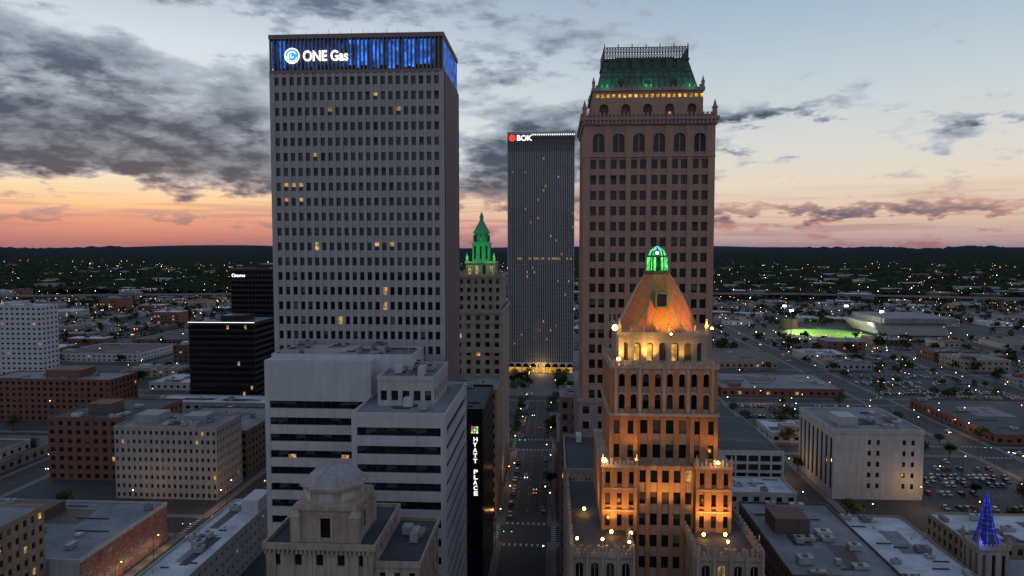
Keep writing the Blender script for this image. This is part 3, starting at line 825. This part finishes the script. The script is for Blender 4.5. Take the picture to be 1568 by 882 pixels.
for k in range(20): M.box(62+k*1.5, 62.1+k*1.5, 300, 305, 21.612, 21.618, 'road_paint_white')
M.obj('parking_garage')
bld(58, 92, 262, 280, 12, wall='light_stucco', roof='roof_white', clutter=8, pl=.05).obj('low_commercial_building')
M = bld(62, 90, 178, 230, 20, wall='brown_brick', roof='roof_grey', clutter=14, pl=.05, bay=3.5)
M.box(66, 76, 205, 215, 20.2, 25, 'brown_brick'); M.obj('brick_commercial_building')
bld(92, 117, 176, 236, 14, wall='tan_brick', roof='roof_white', clutter=12, pl=.05).obj('low_commercial_building')
bld(44, 60, 180, 236, 12, wall='light_stucco', roof='roof_dark', clutter=7, pl=.05).obj('low_commercial_building')
bld(128, 180, 215, 240, 14, wall='tan_brick', roof='roof_white', clutter=9, pl=.05, bay=3.2, hr=.6).obj('tan_brick_building')
# blue lit church
M = MB()
qx, qy = 123, 200
facade(M, qx-4, qx+4, qy-4, qy+4, 0, 21, 2, 3, 3, .4, .7, 'limestone', 'glass', pl=0, d=.6)
M.box(qx-4.4, qx+4.4, qy-4.4, qy+4.4, 21, 21.7, 'limestone')
for X in (-4, 4):
    for Y in (-4, 4): finial(M, qx+X, qy+Y, 21.7, .8, 'limestone')
for k in range(7): M.box(qx-3.6+k*1.1, qx-3.0+k*1.1, qy-4.3, qy-4, 21.7, 22.6, 'limestone')
M.cyl(qx, qy, 3.3, 21.7, 2.2, 25.0, 8, 'spire_slate', rot=o); M.cyl(qx, qy, 2.2, 25, .1, 36, 8, 'spire_slate', rot=o)
for q in range(8):
    a = o+2*math.pi*q/8
    M.tube((qx+3.35*math.cos(a), qy+3.35*math.sin(a), 21.7), (qx+2.25*math.cos(a), qy+2.25*math.sin(a), 25), .1, .09, 4, 'blue_rope')
    M.tube((qx+2.25*math.cos(a), qy+2.25*math.sin(a), 25), (qx+.12*math.cos(a), qy+.12*math.sin(a), 36), .09, .04, 4, 'blue_rope')
for k in range(9):
    t = k/9; r = 2.26*(1-t)+.1
    M.cyl(qx, qy, r+.03, 25+11*t, r+.01, 25.12+11*t, 8, 'blue_rope', rot=o, cap=False)
M.box(qx+4.1, qx+30, qy-8, qy+10, 0, 9, 'limestone')
M.frus((qx+4.1, qx+30.5, qy-8.5, qy+10.5), 9, (qx+5, qx+30, qy+.9, qy+1.1), 16, 'roof_grey')
church = M.obj('church_with_blue_lit_spire')
light('POINT', 'blue_uplight', (qx-3.6, qy-5.5, 23.5), 300, (.05, .1, 1), church)

# ================================================================== street props
def make_car(ci):
    C = MB(); p = 'car_paint_%d' % ci
    prof = [(-2.25, .35), (-2.28, .7), (-2.1, .93), (-1.2, .98), (1.0, .98), (2.1, .80), (2.28, .6), (2.25, .35)]
    k = len(C.v); n = len(prof)
    for s in (-.9, .9):
        for (x, z) in prof: C.v.append((x, s*(.96 if z > .8 else 1), z))
    for q in range(n):
        C.f.append((k+q, k+(q+1) % n, k+n+(q+1) % n, k+n+q)); C.m.append(C.mi(p))
    C.f.append(tuple(k+q for q in range(n))); C.m.append(C.mi(p)); C.f.append(tuple(k+n+q for q in reversed(range(n)))); C.m.append(C.mi(p))
    C.frus((-1.95, 1.05, -.82, .82), .97, (-1.35, .35, -.66, .66), 1.42, 'glass_black')
    C.frus((-1.38, .38, -.68, .68), 1.42, (-1.25, .25, -.6, .6), 1.48, p)
    C.box(-.55, -.45, -.75, .75, .97, 1.43, p)
    for x in (-1.4, 1.4):
        for s in (-1, 1): C.tube((x, s*.7, .33), (x, s*.93, .33), .33, .33, 8, 'tire')
    for s in (-.7, .7):
        C.box(2.2, 2.3, s-.15, s+.15, .58, .72, 'white_paint'); C.box(-2.32, -2.22, s-.15, s+.15, .68, .82, 'red_brick')
    return C
cars = [make_car(i) for i in range(7)]
carmesh = [c.mesh('car_body_%d' % i) for i, c in enumerate(cars)]
drv = []
for i in (0, 1, 2):
    C = make_car(i)
    for s in (-.65, .65):
        C.ball(2.33, s, .65, .15, 'lamp_white'); C.ball(-2.33, s, .75, .14, 'lamp_red')
    drv.append(C.mesh('driven_car_%d' % i))
FARCAR = []
def car(x, y, rz, z=.0):
    x += R.uniform(-.15, .15)
    if y < 560: place(R.choice(carmesh), 'parked_car', (x, y, z), rz+R.uniform(-.03, .03)+(math.pi if R.random() < .5 else 0))
    else: FARCAR.append((x, y, z, rz))
def make_tree(seed, h=8.5, nleaf=520):
    rr = random.Random(seed); T = MB()
    T.tube((0, 0, 0), (.1, .05, h*.35), .2, .14, 7, 'bark')
    tips = []
    for k in range(7):
        a = k*2.4; r = h*rr.uniform(.16, .30); z = h*rr.uniform(.5, .85)
        q = (r*math.cos(a), r*math.sin(a), z); T.tube((.1, .05, h*rr.uniform(.25, .36)), q, .10, .03, 5, 'bark'); tips.append(q)
    tips.append((0, 0, h*.88))
    for k in range(nleaf):
        c = rr.choice(tips); s = h*.12
        p = Vector((c[0]+rr.gauss(0, s), c[1]+rr.gauss(0, s), c[2]+rr.gauss(0, s*.75)))
        u = Vector((rr.gauss(0, 1), rr.gauss(0, 1), rr.gauss(0, .6))).normalized(); w = u.orthogonal().normalized()
        e = rr.uniform(.2, .4)
        T.quad(tuple(p-u*e-w*e*.7), tuple(p+u*e-w*e*.7), tuple(p+u*e*.8+w*e*.7), tuple(p-u*e*.8+w*e*.7), 'foliage')
    return T.mesh('tree_shape')
trees = [make_tree(s, h) for s, h in ((1, 8), (2, 9.5), (3, 7), (4, 10.5))]
FARTREE = []
def tree(x, y, s=1.0):
    if y < 600: place(R.choice(trees), 'street_tree', (x, y, .1), R.random()*6, s*R.uniform(.8, 1.2))
    else: FARTREE.append((x, y, R.uniform(2.8, 5.2)))
def make_lamp(mt):
    T = MB()
    T.cyl(0, 0, .16, 0, .07, 8.4, 6, 'lamp_pole_metal'); T.tube((0, 0, 8.3), (1.7, 0, 8.9), .05, .04, 5, 'lamp_pole_metal')
    T.box(1.5, 2.3, -.16, .16, 8.86, 9.0, 'lamp_pole_metal'); T.ball(1.9, 0, 8.75, .24, mt)
    T.cyl(0, 0, .28, 0, .2, .5, 8, 'pavement_concrete')
    return T.mesh('street_lamp_shape')
lamps = [make_lamp(m_) for m_ in ('lamp_warm', 'lamp_warm', 'lamp_white', 'lamp_orange')]
FARLIGHT = []
def lamp(x, y, rz=0, k=None, power=0):
    if y < 640:
        ob = place(lamps[k if k is not None else R.randrange(4)], 'street_lamp', (x, y, .12), rz)
        if power:
            lo = light('POINT', 'lamp_bulb', (1.9, 0, 8.2), power, (1, .55, .2)); lo.parent = ob
    elif R.random() < .6: FARLIGHT.append((x, y, R.uniform(8, 11), R.choice(['lamp_warm', 'lamp_white', 'lamp_orange', 'lamp_warm'])))

# ================================================================== ground, roads, blocks
G = MB(); G.quad((-20000, -3000, 0), (20000, -3000, 0), (20000, 20000, 0), (-20000, 20000, 0), 'earth'); G.obj('ground', (0, 0, 0))
G = MB(); G.quad((-1190, 60, .02), (1030, 60, .02), (1030, 1420, .02), (-1190, 1420, .02), 'asphalt'); G.obj('road', (0, 0, 0))
BX = lambda i: (2+116*i, 94+116*i)
BY = lambda j: (260+116*j, 354+116*j)
PV = MB(); MK = MB()
hero = {(-2, -1), (-1, -1), (0, -1), (1, -1), (-2, 0), (-1, 0), (0, 0), (1, 0), (-2, 1), (-3, 1), (-2, 2), (-4, 2), (2, 5), (3, 5), (4, 5)}
park = {(2, 5), (3, 5)}
def pad(i0, i1, j0, j1, mt='parking_asphalt'):
    a, b_ = BX(i0)[0]-4, BX(i1)[1]+4; c, d_ = BY(j0)[0]-4, BY(j1)[1]+4
    PV.box(a, b_, c, d_, -.2, .14, 'pavement_concrete')
    PV.quad((a+3.4, c+3.4, .146), (b_-3.4, c+3.4, .146), (b_-3.4, d_-3.4, .146), (a+3.4, d_-3.4, .146), mt)
def lot(x0, x1, y0, y1, occ=.55):
    y = y0+4
    while y < y1-4:
        x = x0+2; rowocc = occ*R.choice([.2, .8, 1.2])
        while x < x1-2:
            if y < 700: MK.box(x-.05+1.35, x+.05+1.35, y-2.5, y+2.5, .149, .153, 'road_paint_white')
            if R.random() < rowocc: car(x, y, math.pi/2, .15)
            x += 2.7
        y += 5.6 if (int(y) % 2) else 11.5
    for k in range(3): lamp(R.uniform(x0, x1), R.uniform(y0, y1), R.random()*6)
    for k in range(4): tree(x0+R.uniform(0, x1-x0), R.choice([y0+.5, y1-1]), .8)
walls = ['red_brick', 'brown_brick', 'tan_brick', 'grey_stucco', 'grey_stucco', 'light_stucco', 'limestone', 'white_panel', 'red_brick']
roofs = ['roof_white', 'roof_white', 'roof_grey', 'roof_grey', 'roof_dark', 'roof_brown']
FARB = MB()
def farbox(x0, x1, y0, y1, h):
    w = R.choice(walls)
    FARB.box(x0, x1, y0, y1, 0, h, w)
    FARB.box(x0-.2, x1+.2, y0-.2, y1+.2, h, h+.5, R.choice(roofs))
    for f in range(max(1, int(h/4.5))):
        for k in range(int((x1-x0)/5)):
            if R.random() < .75: FARB.box(x0+1.5+k*5, x0+3.8+k*5, y0-.05, y0+.1, 1.5+f*4, 3.3+f*4, R.choice(['glass', 'glass', 'glass', 'glass', 'glass', 'lit_window']))
    for k in range(5):
        a = R.uniform(x0+3, x1-3); b2 = R.uniform(y0+3, y1-3); s = R.uniform(.7, 2.5)
        FARB.box(a-s, a+s, b2-s*.8, b2+s*.8, h+.5+k*.002, h+1.3+s*.5+k*.01, R.choice(['ac_metal', 'roof_dark']))
def randbuild(x0, x1, y0, y1, big=False):
    h = R.choice([5, 5, 6, 7, 9]) if not big else R.choice([12, 16, 20])
    if y0 < 700:
        M = bld(x0, x1, y0, y1, h, fh=4, bay=5, wall=R.choice(walls), roof=R.choice(roofs), pl=.05, clutter=R.randrange(4, 10), wr=.45, hr=.4)
        if R.random() < .5: xa = R.uniform(x0+2, x0+8); M.box(xa, xa+8, y0+6, y0+13, h+.27, h+3, R.choice(walls))
        M.obj(R.choice(['low_commercial_building', 'brick_warehouse', 'shop_building']))
    else: farbox(x0, x1, y0, y1, h)
for j in range(-1, 10):
    for i in range(-10, 9):
        x0, x1 = BX(i); y0, y1 = BY(j)
        if x1 < -.87*y1-60 or x0 > .70*y1+60: continue
        if (i, j) in ((-1, 2), (0, 2), (-1, 3), (0, 3)): continue
        pad(i, i, j, j, 'grass' if (R.random() < .22 and (i, j) not in hero) else 'parking_asphalt')
        if (i, j) in park: continue
        for k in range(3):
            if R.random() < .5: lamp(x0-3, y0+15+k*30, math.pi)
            if R.random() < .45: tree(x0-2.8, y0+8+k*30)
            if R.random() < .45: tree(x0+8+k*30, y0-2.8)
            if R.random() < .35: lamp(x1+3, y0+15+k*30, 0)
        if (i, j) in hero: continue
        right = i >= 1
        if R.random() < .14 and j > 0:
            randbuild(x0+2, x1-R.uniform(2, 20), y0+3, y1-R.uniform(2, 30)); continue
        for a in range(2):
            for c in range(2):
                px0 = x0+a*47; px1 = px0+R.uniform(22, 43); py0 = y0+c*47; py1 = py0+R.uniform(18, 40)
                r = R.random()
                if r < (.62 if right and j < 5 else .30): lot(px0, px0+45, py0, py0+44, R.uniform(.3, .9))
                elif r < .91:
                    randbuild(px0, px1, py0, py1, big=R.random() < (.05 if right else .14))
                    for k in range(4): tree(R.uniform(px0, px0+44), py1+R.uniform(1.5, 3))
                else:
                    for k in range(8): tree(R.uniform(px0, px1), R.uniform(py0, py1))
PV.box(-118, 98, 488, 706, -.2, .14, 'pavement_concrete')
for k in range(26): tree(R.choice([R.uniform(-32, -18), R.uniform(2, 14)]), R.uniform(492, 560))
for k in range(14): tree(R.uniform(-90, -40), R.uniform(500, 570))
for k in range(12): tree(R.uniform(24, 90), R.uniform(500, 570))
for k in range(5): lamp(R.choice([-20, 0]), R.uniform(495, 565), 0, 0)
for y in (380, 392, 404, 420, 436, 450): tree(-20, y, .8); tree(.2, y+5, .8)
PV.obj('pavement', (0, 0, 0))
lot(156, 208, 262, 290, .5); lot(158, 208, 296, 350, .6)
lot(36, 58, 305, 350, .6)
for k in range(9): tree(R.uniform(160, 205), R.choice([261.5, 352]))
randbuild(-345, -300, 262, 300); randbuild(-290, -256, 262, 345)
for i in range(-8, 8):
    cxs = BX(i)[0]-12
    y = 262
    while y < 900:
        if (y-238) % 116 > 26: MK.box(cxs-.12, cxs+.12, y, y+3, .022, .026, 'road_paint_yellow')
        y += 9
    for j in range(0, 4):
        yb = BY(j)[0]-22
        for q in range(8):
            xx = cxs-7.5+q*2.0
            MK.box(xx, xx+.7, yb+.5, yb+2.4, .0225, .0265, 'road_paint_white'); MK.box(xx, xx+.7, yb+19.6, yb+21.5, .0225, .0265, 'road_paint_white')
            xx = yb+4+q*1.9
            MK.box(cxs-11.4, cxs-9.6, xx, xx+.7, .0225, .0265, 'road_paint_white'); MK.box(cxs+9.6, cxs+11.4, xx, xx+.7, .0225, .0265, 'road_paint_white')
for sx_ in (-4.6, 4.6):
    y = 262
    while y < 488:
        if (y-238) % 116 > 26: MK.box(-10+sx_-.07, -10+sx_+.07, y, y+2.4, .022, .026, 'road_paint_white')
        y += 6
MK.obj('road_markings', (0, 0, 0))
for y in list(range(266, 350, 6))+list(range(380, 466, 6)):
    if R.random() < .65: car(-16.7, y, math.pi/2, .02)
    if R.random() < .2: car(-3.3, y, math.pi/2, .02)
for (x, y, r) in ((-7.5, 292, 1), (-12, 312, -1), (-7, 400, 1), (-12, 430, -1)):
    place(R.choice(drv), 'moving_car', (x, y, .02), r*math.pi/2)
for k in range(70):
    i = R.choice([-3, -2, 1, 2, 2, 3, 3, 4]); j = R.randrange(0, 5)
    if R.random() < .4: place(R.choice(drv), 'moving_car', (BX(i)[0]-12+R.choice([-3, 3]), R.uniform(*BY(j)), .02), R.choice([-1, 1])*math.pi/2)
    else: place(R.choice(drv), 'moving_car', (R.uniform(*BX(i)), BY(j)[0]-11+R.choice([-3, 3]), .02), R.choice([0, math.pi]))
for y in (250, 300, 350, 410): lamp(-21, y, 0, 0, 600); lamp(1, y+18, math.pi, 0)
for y in (205, 240, 280): lamp(-115.5, y, math.pi, 3, 1400)
for y in (200, 220): lamp(-134, y, 0, 3)
for (x, y) in ((-130, 264), (-165, 262), (122, 262), (150, 285), (110, 320), (130, 362), (220, 330), (225, 400), (140, 470), (-240, 400), (300, 480)):
    lamp(x, y, R.random()*6, None, 1300)
T = MB(); T.cyl(0, 0, .14, 0, .1, 6.2, 6, 'lamp_pole_metal'); T.tube((0, 0, 6), (6, 0, 6.3), .08, .05, 5, 'lamp_pole_metal')
for x in (3, 5.8):
    T.box(x-.18, x+.18, -.15, .15, 5.5, 6.6, 'black_panel'); T.ball(x, -.2, 5.75, .14, 'lamp_green')
tl = T.mesh('traffic_light_shape')
for j in range(0, 3):
    yb = BY(j)[0]-22
    for i in (-1, 0, 1, 2): place(tl, 'traffic_light', (BX(i)[0]-22, yb-1, .1), 0); place(tl, 'traffic_light', (BX(i)[0]-2, yb+23, .1), math.pi)

# ballpark
M = MB()
M.cyl(335, 872, 46, .05, 46, .25, 40, 'turf_green')
M.quad((310, 838, .26), (330, 828, .26), (340, 848, .26), (320, 858, .26), 'roof_brown')
M.obj('ballpark_field')
M = MB()
for k in range(7): M.box(392-k*2.0, 470, 845+k*2, 930, 1+k*2, 3+k*2, 'grey_stucco')
M.box(396, 480, 850, 940, 15, 21, 'roof_grey'); M.box(300, 318, 918, 932, 0, 12, 'brown_brick')
for (x, y) in ((287, 850), (388, 840), (300, 915), (380, 920)):
    M.cyl(x, y, .5, 0, .3, 30, 6, 'lamp_pole_metal'); M.box(x-2.2, x+2.2, y-.3, y+.3, 29, 31, 'lamp_white')
st = M.obj('ballpark_stadium')
for (x, y) in ((287, 850), (388, 840), (300, 915)): light('SPOT', 'stadium_floodlight', (x, y, 28), 330000, (1, 1, .6), st, (335, 868, 0), 110, 1)
M = MB()
for (dx, dy) in ((-1, -1), (1, -1), (0, 1)): M.tube((420+dx*1.2, 700+dy*1.2, 0), (420+dx*.4, 700+dy*.4, 70), .14, .08, 4, 'lamp_pole_metal')
for k in range(28): M.tube((418.9, 698.9, k*2.5), (421.1, 698.9, k*2.5+2.5), .06, .06, 3, 'lamp_pole_metal')
M.ball(420, 700, 70.3, .4, 'lamp_red'); M.obj('radio_mast')
M = MB()
for (xa, ya, xb, yb) in ((-1500, 1190, -300, 1430), (-300, 1430, 500, 1430), (500, 1430, 1300, 1180)):
    n = 24
    for k in range(n):
        a0 = xa+(xb-xa)*k/n; a1 = xa+(xb-xa)*(k+1)/n; c0 = ya+(yb-ya)*k/n; c1 = ya+(yb-ya)*(k+1)/n
        for (dy0, dy1, z0_, z1_) in ((0, 30, 10, 11.8), (0, .5, 11.8, 12.8), (29.5, 30, 11.8, 12.8)):
            kk = len(M.v)
            M.v += [(a0, c0+dy0, z0_), (a1, c1+dy0, z0_), (a1, c1+dy1, z0_), (a0, c0+dy1, z0_), (a0, c0+dy0, z1_), (a1, c1+dy0, z1_), (a1, c1+dy1, z1_), (a0, c0+dy1, z1_)]
            M.f += [(kk, kk+3, kk+2, kk+1), (kk+4, kk+5, kk+6, kk+7), (kk, kk+1, kk+5, kk+4), (kk+1, kk+2, kk+6, kk+5), (kk+2, kk+3, kk+7, kk+6), (kk+3, kk, kk+4, kk+7)]
            M.m += [M.mi('pavement_concrete')]*6
        M.box(a0-1, a0+1, c0+4, c0+6, 0, 10, 'pavement_concrete')
        FARLIGHT.append((a0, c0, 21, 'lamp_warm' if k % 2 else 'lamp_white'))
M.obj('elevated_freeway')
for k in range(230):
    y = 1440*(1+R.random()*1.3)**1.3; x = R.uniform(-.9, .75)*y
    w, d_ = R.uniform(15, 60), R.uniform(15, 45)
    FARB.box(x, x+w, y, y+d_, 0, 11, R.choice(walls)); FARB.box(x-.3, x+w+.3, y-.3, y+d_+.3, 11, 11.6, R.choice(roofs))
FARB.obj('distant_low_buildings', (0, 0, 0))
for k in range(6600):
    y = 700+R.random()**.9*2600; x = R.uniform(-.9, .75)*y
    gx = (x+22) % 116; gy = (y-238) % 116
    if y < 1400 and (R.random() < .45 or (gx < 24 and 3 < gx < 21) or gy < 22): continue
    if 285 < x < 480 and 820 < y < 940: continue
    if -60 < x < 40 and y < 720: continue
    FARTREE.append((x, y, R.uniform(2.6, 4.6) if y < 1400 else R.uniform(4, 7)))
rs = np.random.RandomState(3)
FT = np.array(FARTREE); nt_ = len(FT); nl = 34
cen = np.repeat(FT, nl, axis=0)
off = rs.normal(0, .42, (nt_*nl, 3)); off[:, 2] *= .8
p = np.stack([cen[:, 0], cen[:, 1], cen[:, 2]*1.0+.8], 1)+off*cen[:, 2:3]
p[:, 2] = np.maximum(p[:, 2], .8)
u = rs.normal(0, 1, p.shape); u /= np.linalg.norm(u, axis=1)[:, None]
w = np.cross(u, rs.normal(0, 1, p.shape)); w /= np.linalg.norm(w, axis=1)[:, None]
e = (cen[:, 2]*rs.uniform(.14, .28, len(p)))[:, None]
V = np.stack([p-u*e-w*e, p+u*e-w*e, p+u*e+w*e, p-u*e+w*e], 1).reshape(-1, 3)
me = bpy.data.meshes.new('distant_trees')
nq = len(p)
me.vertices.add(nq*4); me.vertices.foreach_set('co', V.ravel().astype(np.float32))
me.loops.add(nq*4); me.loops.foreach_set('vertex_index', np.arange(nq*4, dtype=np.int32))
me.polygons.add(nq); me.polygons.foreach_set('loop_start', np.arange(0, nq*4, 4, dtype=np.int32))
me.polygons.foreach_set('loop_total', np.full(nq, 4, dtype=np.int32))
me.materials.append(MATS['foliage_far']); me.update(calc_edges=True); place(me, 'distant_trees')
D = MB()
for (x, y, z, rz) in FARCAR:
    c = R.choice(cars); k = len(D.v); ca, sa = math.cos(rz), math.sin(rz)
    D.v += [(x+a*ca-b2*sa, y+a*sa+b2*ca, z+h_) for a, b2, h_ in c.v]
    D.f += [tuple(q+k for q in f) for f in c.f]; mp = [D.mi(n_) for n_ in c.names]; D.m += [mp[q] for q in c.m]
if FARCAR: D.obj('distant_parked_cars', (0, 0, 0))
ys = 1500*np.exp(np.linspace(0, math.log(8.5), 150)); tsx = np.linspace(-1.05, .95, 330)
X = tsx[None, :]*ys[:, None]; Y = np.repeat(ys[:, None], 330, 1)+rs.uniform(-6, 6, X.shape)
Z = 3+rs.uniform(0, 9, X.shape)*(1+ys[:, None]/6000)
for a in range(X.shape[0]):
    for b_ in range(X.shape[1]):
        q = mn.noise(Vector((X[a, b_]*.0007, Y[a, b_]*.0012, 0))); q2 = mn.noise(Vector((X[a, b_]*.008, Y[a, b_]*.008, 5)))
        if q2 < -.08: Z[a, b_] -= 12
        Z[a, b_] += max(0, (Y[a, b_]-3500)/9000)*85*(.6+q*1.6)
V = np.stack([X, Y, Z], 2).reshape(-1, 3); fs = []
W_ = X.shape[1]
for a in range(X.shape[0]-1):
    for b_ in range(W_-1):
        k = a*W_+b_; fs.append((k, k+1, k+W_+1, k+W_))
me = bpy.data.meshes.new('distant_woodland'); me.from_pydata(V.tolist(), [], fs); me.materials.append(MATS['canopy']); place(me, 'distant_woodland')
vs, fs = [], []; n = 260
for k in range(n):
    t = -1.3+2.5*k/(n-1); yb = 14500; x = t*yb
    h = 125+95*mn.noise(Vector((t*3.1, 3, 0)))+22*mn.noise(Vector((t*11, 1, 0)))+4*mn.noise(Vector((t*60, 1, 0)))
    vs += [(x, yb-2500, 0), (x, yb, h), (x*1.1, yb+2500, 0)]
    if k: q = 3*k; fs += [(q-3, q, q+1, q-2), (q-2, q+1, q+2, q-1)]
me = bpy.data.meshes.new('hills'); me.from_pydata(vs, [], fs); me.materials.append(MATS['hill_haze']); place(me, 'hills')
D = MB()
for k in range(820):
    y = 380+R.random()**1.3*5000; x = R.uniform(-.9, .75)*y
    if -130 < x < 60 and y < 700: continue
    r = R.random()
    FARLIGHT.append((x, y, R.uniform(9, 14) if y < 1500 else R.uniform(14, 20), 'lamp_red' if r < .05 else 'lamp_white' if r < .25 else 'lamp_orange' if r < .55 else 'lamp_warm'))
for (x, y, z, mt) in FARLIGHT:
    r = .15+y*.00016*R.choice([.5, .7, .9, 1.1, 1.7])
    D.cyl(x, y, r*.5, z-r, r, z, 4, mt); D.cyl(x, y, r, z, .02, z+r, 4, mt)
    if y < 1500: D.tube((x, y, 0), (x, y, z-r), .1, .07, 4, 'lamp_pole_metal')
D.obj('distant_street_lights', (0, 0, 0))

# ================================================================== sky
w = bpy.data.worlds.new('World'); sc.world = w; w.use_nodes = True
nt = w.node_tree; bg = nt.nodes['Background']
tc = nt.nodes.new('ShaderNodeTexCoord').outputs['Generated']
s = nt.nodes.new('ShaderNodeSeparateXYZ'); nt.links.new(tc, s.inputs[0])
az = mth(nt, 'MULTIPLY', mth(nt, 'ARCTAN2', s.outputs[0], s.outputs[1]), 57.2958)
el = mth(nt, 'MULTIPLY', mth(nt, 'ARCSINE', s.outputs[2]), 57.2958)
nz = noise(nt, vmul(nt, tc, (7, 7, 20)), 1.0, 6, .6)
nz2 = noise(nt, vmul(nt, tc, (22, 22, 60)), 1.0, 3, .6)
nst = noise(nt, vmul(nt, tc, (5, 5, 110)), 1.0, 3, .55)
cv = nt.nodes.new('ShaderNodeCombineXYZ')
nt.links.new(mth(nt, 'ADD', az, mth(nt, 'MULTIPLY', mth(nt, 'SUBTRACT', nz, .5), 12)), cv.inputs[0])
nt.links.new(mth(nt, 'ADD', el, mth(nt, 'MULTIPLY', mth(nt, 'SUBTRACT', nz2, .5), 4.0)), cv.inputs[1])
e30 = mth(nt, 'DIVIDE', el, 40, clamp=True)
def st_(lst): return [(a/40, lin(*c)) for a, c in lst]
left = ramp(nt, e30, st_([(0, (138, 98, 108)), (.8, (190, 122, 116)), (2, (222, 152, 128)), (3.2, (250, 200, 150)), (4.6, (245, 222, 185)), (7.5, (232, 236, 234)), (15, (212, 222, 230)), (24, (136, 152, 178)), (40, (112, 128, 156))]))
right = ramp(nt, e30, st_([(0, (150, 128, 140)), (.8, (190, 160, 158)), (2.4, (224, 194, 172)), (5, (232, 216, 196)), (8, (216, 217, 212)), (12, (196, 208, 214)), (18, (166, 187, 206)), (26, (124, 142, 170)), (40, (112, 128, 156))]))
col = mixc(nt, sm(nt, az, -28, 12), left, right)
stk = mth(nt, 'MULTIPLY', sm(nt, nst, .46, .66), sm(nt, el, 2.0, 5.5, .55, 0))
col = mixc(nt, stk, col, lin(172, 126, 132))
bias = None
for (a, e_, rx, ry, wt) in ((-36, 8.6, 9, 2.6, .85), (-27.5, 7.6, 7.5, 2.7, .85), (-23, 5.3, 7, 1.4, .7), (-39.5, 13.0, 5.0, 2.2, .65), (-32, 12.6, 3.4, 2.0, .6), (-25.5, 11.0, 3.8, 1.9, .6), (-42, 6, 7, 1.5, .65),
                            (-17, 19.2, 14, 2.2, .66), (1, 15.8, 9, 1.4, .36), (-1, 9.2, 10, 2.3, .85), (-4, 6.2, 10, 1.9, .7), (0, 3.9, 10, .9, .6),
                            (17, 10.4, 7, .6, .6), (14.5, 7.6, 1.6, .3, .4), (24, 2.9, 17, .5, .7), (32, 9, 2.5, .4, .3), (-32, 2.2, 12, .4, .4), (28, 19, 9, 1.0, .32)):
    n = nt.nodes.new('ShaderNodeVectorMath'); n.operation = 'MULTIPLY_ADD'
    nt.links.new(cv.outputs[0], n.inputs[0]); n.inputs[1].default_value = (1/rx, 1/ry, 0); n.inputs[2].default_value = (-a/rx, -e_/ry, 0)
    l = nt.nodes.new('ShaderNodeVectorMath'); l.operation = 'LENGTH'; nt.links.new(n.outputs[0], l.inputs[0])
    g = sm(nt, l.outputs['Value'], 0, 1.75, wt, 0)
    bias = g if bias is None else mth(nt, 'ADD', bias, g)
dd = mth(nt, 'ADD', mth(nt, 'ADD', mth(nt, 'MULTIPLY', mth(nt, 'SUBTRACT', nz, .5), 2.5), mth(nt, 'MULTIPLY', mth(nt, 'SUBTRACT', nz2, .5), .9)), bias)
dens = sm(nt, dd, .14, .42)
# uneven interior: soft lighter and darker billows inside the thick cloud
core = mth(nt, 'MULTIPLY', sm(nt, dd, .20, .95), sm(nt, nz2, .30, .62, .62, 1.0))
rim = ramp(nt, e30, st_([(0, (160, 112, 116)), (2, (198, 145, 132)), (4, (212, 178, 160)), (6, (182, 186, 196)), (10, (190, 200, 210)), (20, (168, 182, 198)), (40, (108, 122, 148))]))
drk = ramp(nt, e30, st_([(0, (104, 90, 104)), (3, (98, 100, 118)), (5, (56, 68, 88)), (10, (56, 71, 93)), (18, (94, 110, 132)), (40, (95, 107, 130))]))
col = mixc(nt, mth(nt, 'MULTIPLY', dens, .96), col, mixc(nt, core, rim, drk))
rear = sm(nt, s.outputs[1], .1, -.8)
col = mixc(nt, mth(nt, 'MULTIPLY', rear, .8), col, (.28, .32, .41, 1))
sky = nt.nodes.new('ShaderNodeTexSky'); sky.sky_type = 'NISHITA'; sky.sun_disc = False; sky.sun_elevation = rad(1.5); sky.sun_rotation = rad(-32)
sk = mixc(nt, 1.0, sky.outputs[0], (.003, .003, .003, 1), 'MULTIPLY')
nt.links.new(mixc(nt, 1.0, col, sk, 'ADD'), bg.inputs[0]); bg.inputs[1].default_value = 1.0
sl = bpy.data.lights.new('sun', 'SUN'); sl.energy = .12; sl.angle = rad(6); sl.color = (1, .7, .5)
so = bpy.data.objects.new('sun', sl); sc.collection.objects.link(so)
so.rotation_euler = Vector((math.sin(rad(32)), -math.cos(rad(32)), -math.tan(rad(2)))).to_track_quat('-Z', 'Y').to_euler()

cam = bpy.data.cameras.new('camera'); co = bpy.data.objects.new('camera', cam); sc.collection.objects.link(co)
cam.sensor_width = 36; cam.lens = 1060/1568*36; cam.clip_start = .5; cam.clip_end = 60000
co.location = (0, 0, 105); co.rotation_euler = (rad(90-3.3), 0, rad(3.4)); sc.camera = co
